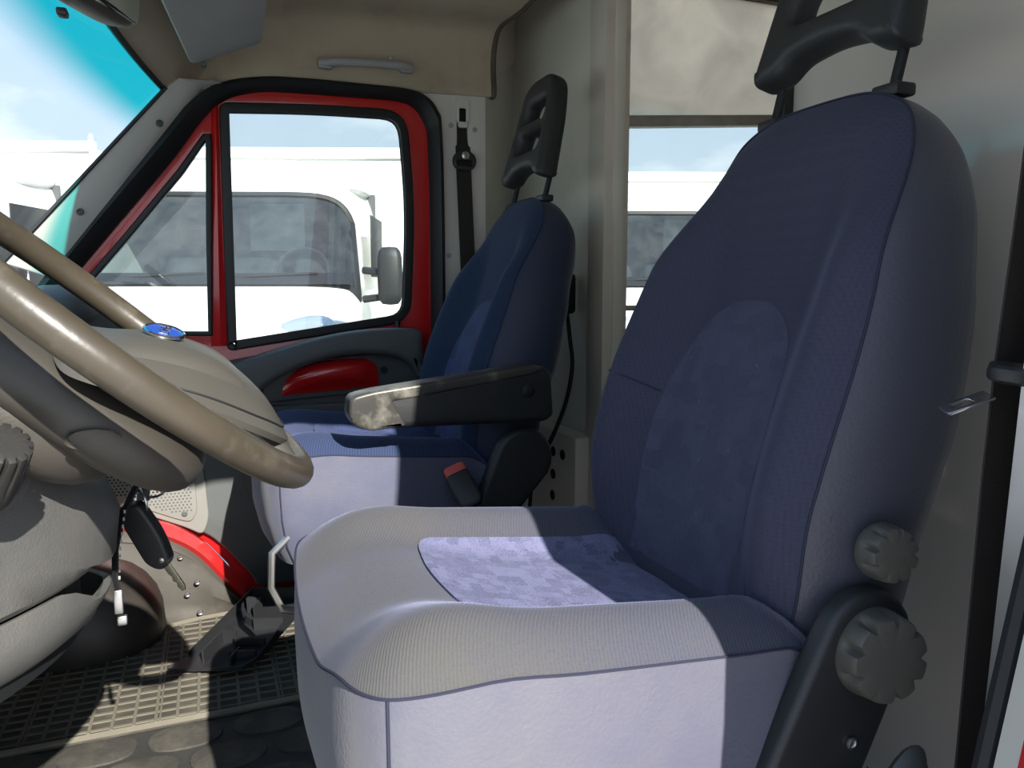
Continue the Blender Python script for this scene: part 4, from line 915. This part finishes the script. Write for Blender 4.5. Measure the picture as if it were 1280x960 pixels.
# ================================================================== FLOOR THINGS
mt = empty('floor_mat', (-.08, 1.87, FZ), 'ribbed brown rubber mat in the passenger footwell', 'mat')
mo = [(-.46, 1.60), (.10, 1.605), (.30, 1.615), (.30, 2.13), (.04, 2.135), (-.06, 2.125), (-.14, 2.10), (-.20, 2.05), (-.46, 1.95)]
obj('base', plate(fillet(mo, .02, 3), [], .003, .0012, frame((0, 0, FZ+.004), (1, 0, 0), (0, 1, 0))), 'mat_base', mt)
rb_ = []
zt = FZ+.0085
edge = fillet(mo, .02, 3); mi = inset(edge, .014)
rb_.append(tube([Vector((p.x, p.y, zt)) for p in inset(edge, .006)], .0065, 6, True))
xs = [-.455+.040*i for i in range(20)]; ys = [1.63+.031*j for j in range(18)]
for i, x in enumerate(xs):
    run = [y for y in [1.615+.005*k2 for k2 in range(105)] if inside((x, y), mi)]
    if run: rb_.append(box((x, (run[0]+run[-1])/2, zt-.001), (.0062, run[-1]-run[0], .006)))
    if i % 6 == 2 and run: rb_.append(box((x+.008, (run[0]+run[-1])/2, zt-.001), (.0035, run[-1]-run[0], .006)))
for y in ys:
    run = [x for x in [-.46+.005*k2 for k2 in range(153)] if inside((x, y), mi)]
    if run: rb_.append(box(((run[0]+run[-1])/2, y, zt-.0015), (run[-1]-run[0], .0062, .005)))
obj('rib_grid', join(*rb_), 'mat_rib', mt, kind='stuff', smooth=0)
for c in ((.165, 1.66),):
    obj('fixing_ring', tube([(c[0]+.013*math.cos(t), c[1]+.013*math.sin(t), zt+.003) for t in [2*math.pi*i/20 for i in range(20)]], .004, 6, True), 'mat_rib', mt)
# black moulded cover lying on the mat
pcv = empty('plastic_cover', (.07, 1.83, FZ+.02), 'loose black plastic cover lying upside down on the mat', 'cover')
cm = frame((-.118, 1.812, FZ+.020), Vector((.17, -.055, .012)).normalized(), Vector((.20, .235, .055)).normalized())
cm = Matrix(((.17, .20, 0), (-.055, .30, 0), (.0, .07, 1))).to_4x4(); cm.translation = Vector((-.118, 1.812, FZ+.020))
def cmv(a, b, h=0): return Vector((-.120, 1.815, FZ+.022))+Vector((.172, -.070, .004))*a+Vector((.17, .24, .05))*b+Vector((-.05, -.02, 1))*h
cov = [(0, 0), (.92, .0), (1.0, .10), (1.0, .40), (1.0, 1.0), (.16, 1.0), (.10, .55), (.05, .2)]
obj('panel', loft([[cmv(a, b, -.003) for a, b in cov], [cmv(a, b, 0) for a, b in cov]]), 'black', pcv, smooth=0)
def wall(a0, b0, a1, b1, h0, h1, th=.018):
    d = Vector((a1-a0, b1-b0)).normalized(); n2 = Vector((-d.y, d.x))*th/2
    q = [(a0+n2.x, b0+n2.y), (a1+n2.x, b1+n2.y), (a1-n2.x, b1-n2.y), (a0-n2.x, b0-n2.y)]
    return loft([[cmv(a, b, -.002) for a, b in q], [cmv(q[0][0], q[0][1], h0), cmv(q[1][0], q[1][1], h1), cmv(q[2][0], q[2][1], h1), cmv(q[3][0], q[3][1], h0)]])
obj('rim', join(wall(0, 0, .92, 0, .004, .008), wall(.92, 0, 1.0, .1, .008, .010), wall(1.0, .1, 1.0, 1.0, .010, .03)), 'black', pcv, smooth=0)
obj('side_wall', join(wall(.05, .2, .12, .6, .006, .02), wall(.12, .6, .16, 1.0, .02, .03), wall(.16, 1.0, 1.0, 1.0, .03, .03)), 'black', pcv, smooth=0)
for a0, b0, a1, b1, h in ((.38, .06, .34, .36, .035), (.34, .36, .52, .36, .030), (.55, .30, .93, .30, .022), (.62, .14, .94, .16, .018), (.60, .52, .96, .56, .03), (.40, .62, .60, .55, .022), (.28, .78, .46, .80, .042), (.46, .80, .46, .68, .038), (.72, .05, .70, .2, .02)):
    obj('rib', wall(a0, b0, a1, b1, h, h*.85, .02), 'black', pcv, smooth=0)
# seat-side bracket plate with punched holes, and the cable
bx_ = empty('hole_plate', (.95, 2.05, FZ), 'cream metal box with round black holes behind the passenger seat', 'box')
obj('box', box((.962, 2.04, .115), (.062, .31, .465), .004), 'cream', bx_)
for y, z in ((1.965, .285), (2.03, .283), (2.03, .215), (2.033, .150), (1.965, .216)):
    if (y, z) == (1.965, .216): continue
    obj('hole', lathe([(.015, 0), (.015, .002), (.0125, .002), (.012, .0005), (.0001, .0005)], (.931, y, z), (-1, 0, 0), 18), 'black_soft', bx_)
cb_ = empty('power_cable', (.93, 1.98, .4), 'black cable with red switch hanging on the partition', 'cable')
obj('cord', tube(cr([(.960, 2.005, .69), (.955, 1.975, .62), (.955, 1.958, .54), (.94, 1.965, .44), (.912, 1.99, .34), (.895, 2.03, .27), (.885, 2.07, .22), (.89, 2.10, .16), (.89, 2.12, .05)], 5), .0062, 8), 'black_soft', cb_)
pl_ = obj('plug', box((.968, 2.012, .745), (.034, .040, .115), .012, 3), 'black', cb_)
obj('switch', box((.950, 1.995, .755), (.010, .022, .030), .004), 'redplastic', pl_)

# ================================================================== VANS OUTSIDE
def make_van(label, x, y, rot, sc=1.0, group='white vans parked alongside'):
    rt_ = empty('van', (0, 0, 0), label, 'van', group)
    secs = [(.00, .80, .40, .86), (.06, .90, .34, 1.00), (.25, .97, .32, 1.16), (.52, 1.0, .30, 1.30), (.55, 1.0, .30, 1.315), (1.02, .96, .30, 1.93), (1.06, .955, .30, 1.97), (1.35, .97, .30, 2.10), (1.9, 1.0, .30, 2.18), (2.0, .98, .30, 2.18)]
    NS = 48; rings = []
    for yy, hw, z0, z1 in secs:
        cz = (z0+z1)/2; hz = (z1-z0)/2
        ring = []
        for k in range(NS):
            t = 2*math.pi*(k+.5)/NS; ct, st = math.cos(t), math.sin(t); pw = 2/8.0
            xx = math.copysign(abs(ct)**pw, ct); zz = math.copysign(abs(st)**pw, st)
            up_ = max(0, (cz+hz*zz-1.25))
            ring.append(Vector((xx*hw*(1-.14*up_/.8*(1 if yy > .5 else 0)), yy-.10*0-.06*math.cos(min(1, abs(xx))*1.5)*(1 if yy < 1.2 else 0), cz+hz*zz)))
        rings.append(ring)
    V, Fc = loft(rings)
    # leave the windscreen opening free: drop the upper faces between sections 4 and 5
    top = [k for k in range(NS) if math.sin(2*math.pi*(k+.5)/NS) > .2]
    keep = []; hole = set()
    for i in range(len(rings)-1):
        for j in range(NS):
            kk = (j+1) % NS
            if i == 4 and j in top and kk in top: hole.add(j); continue
            keep.append((i*NS+j, i*NS+kk, (i+1)*NS+kk, (i+1)*NS+j))
    keep.append(tuple(range(NS))); keep.append(tuple(range((len(rings)-1)*NS, len(rings)*NS)))
    obj('body', (V, keep), 'white', rt_)
    idx = top
    lo = [rings[4][k] for k in idx]; hi = [rings[5][k] for k in idx]
    fr_ = Vector((0, -.006, .004))
    obj('windscreen', loft([[p+fr_ for p in lo], [a.lerp(b, .5)+fr_*2 for a, b in zip(lo, hi)], [p+fr_ for p in hi]], False), 'vanglass', rt_)
    loop = [p+fr_*1.5 for p in lo]+[p+fr_*1.5 for p in reversed(hi)]
    obj('glass_frame', tube(loop, .022, 6, True), 'vanblack', rt_)
    # cowl, wipers
    obj('cowl', loft([[Vector((p.x*.97, .47-.06*math.cos(min(1, abs(p.x))*1.5)+dy, 1.30+dz_)) for p in lo] for dy, dz_ in ((0, 0), (.03, .035), (.10, .075))], False), 'vanblack', rt_)
    for xa, xb in ((-.62, -.02), (.10, .72)):
        obj('wiper', tube([(xa, .50, 1.345), (xa+.2, .475, 1.355), (xb, .52, 1.375)], [.012, .014, .007], 6), 'vanblack', rt_)
    # cabin seen through the glass
    obj('cabin_dash', loft([[(-.88, .62, 1.20), (.88, .62, 1.20), (.88, .62, 1.33), (-.88, .62, 1.33)], [(-.88, 1.0, 1.1), (.88, 1.0, 1.1), (.88, 1.0, 1.36), (-.88, 1.0, 1.36)]]), 'vandash', rt_)
    obj('cabin_wall', box((0, 1.92, 1.4), (1.8, .04, 1.3)), 'vandash', rt_)
    for sx in (-.5, -.0, .5):
        obj('cabin_seat', superell((sx, 1.60, 1.25), (.22, .10, .34), 16, 3), 'vanseat', rt_)
        obj('head_restraint', superell((sx, 1.60, 1.68), (.13, .06, .10), 14, 3), 'vanseat', rt_)
    obj('cabin_wheel', tube([(.48+.19*math.cos(t), 1.10+.08*math.sin(t), 1.40+.17*math.sin(t)) for t in [2*math.pi*i/28 for i in range(28)]], .016, 6, True), 'vanblack', rt_)
    obj('blind', box((.20, 1.5, 1.75), (.42, .01, .36), 0, 2, Matrix.Rotation(R(0), 4, 'X')), 'screen', rt_)
    # lamps, grille, bumper, plate, mirrors, wheels
    for s in (-1, 1):
        obj('headlamp', superell((s*.72, .13, .99), (.20, .09, .11), 20, 2.5, Matrix.Rotation(R(-s*12), 4, 'Y')), 'lamp', rt_)
        obj('mirror_arm', tube([(s*.98, .75, 1.40), (s*1.14, .72, 1.38)], .025, 6), 'vanblack', rt_)
        obj('mirror_arm', tube([(s*.98, .75, 1.20), (s*1.14, .72, 1.22)], .025, 6), 'vanblack', rt_)
        obj('mirror', superell((s*1.17, .72, 1.36), (.085, .07, .20), 16, 4), 'vanblack', rt_)
        obj('side_window', box((s*1.000, 1.28, 1.58), (.012, .52, .44), .004), 'vanblack', rt_)
        obj('wheel', lathe([(.20, -.1), (.34, -.1), (.36, -.05), (.36, .05), (.34, .1), (.20, .1)], (s*.88, .75, .36), (1, 0, 0), 28), 'tyre', rt_)
        obj('wheel', lathe([(.20, -.1), (.34, -.1), (.36, -.05), (.36, .05), (.34, .1), (.20, .1)], (s*.88, 4.2, .36), (1, 0, 0), 28), 'tyre', rt_)
    obj('grille', box((0, -.055, .80), (1.0, .05, .16), .01), 'vanblack', rt_)
    obj('bumper', box((0, .06, .46), (1.76, .22, .26), .05), 'vanblack', rt_)
    bx2 = obj('box_body', box((0, 3.85, 1.50), (2.36, 3.7, 1.78), .02), 'offwhite', rt_)
    for s in (-1, 1): obj('corner_post', box((s*1.17, 2.0, 1.5), (.05, .05, 1.82), .012), 'white', bx2)
    obj('top_rail', box((0, 2.0, 2.40), (2.40, .07, .09), .015), 'white', bx2)
    obj('marker_lamp', superell((1.16, 2.0, 2.47), (.035, .03, .05), 12, 2), 'lamp', bx2)
    obj('roof_fairing', superell((0, 1.7, 2.10), (.90, .50, .16), 24, 3), 'white', rt_)
    obj('aerial', tube([(-.55, 1.25, 2.08), (-.60, 1.20, 2.45)], .006, 6), 'vanblack', rt_)
    obj('aerial_base', superell((-.55, 1.25, 2.09), (.03, .04, .03), 10, 2), 'vanblack', rt_)
    rt_.location = (x, y, GZ); rt_.rotation_euler = (0, 0, R(rot)); rt_.scale = (sc, sc, sc)
    return rt_
v1 = make_van('white box van facing the passenger door window', -.17, 5.0, -20)
def van_copy(label, x, y, rot, sc=1.0):
    c = dup(v1); c.location = (x, y, GZ); c.rotation_euler = (0, 0, R(rot)); c.scale = (sc,)*3; c['label'] = label; return c
van_copy('white box van beyond the serving window in the cargo side', 3.55, 4.95, -20)
van_copy('white high box van beyond the windscreen', -3.0, 7.2, -20, 1.12)
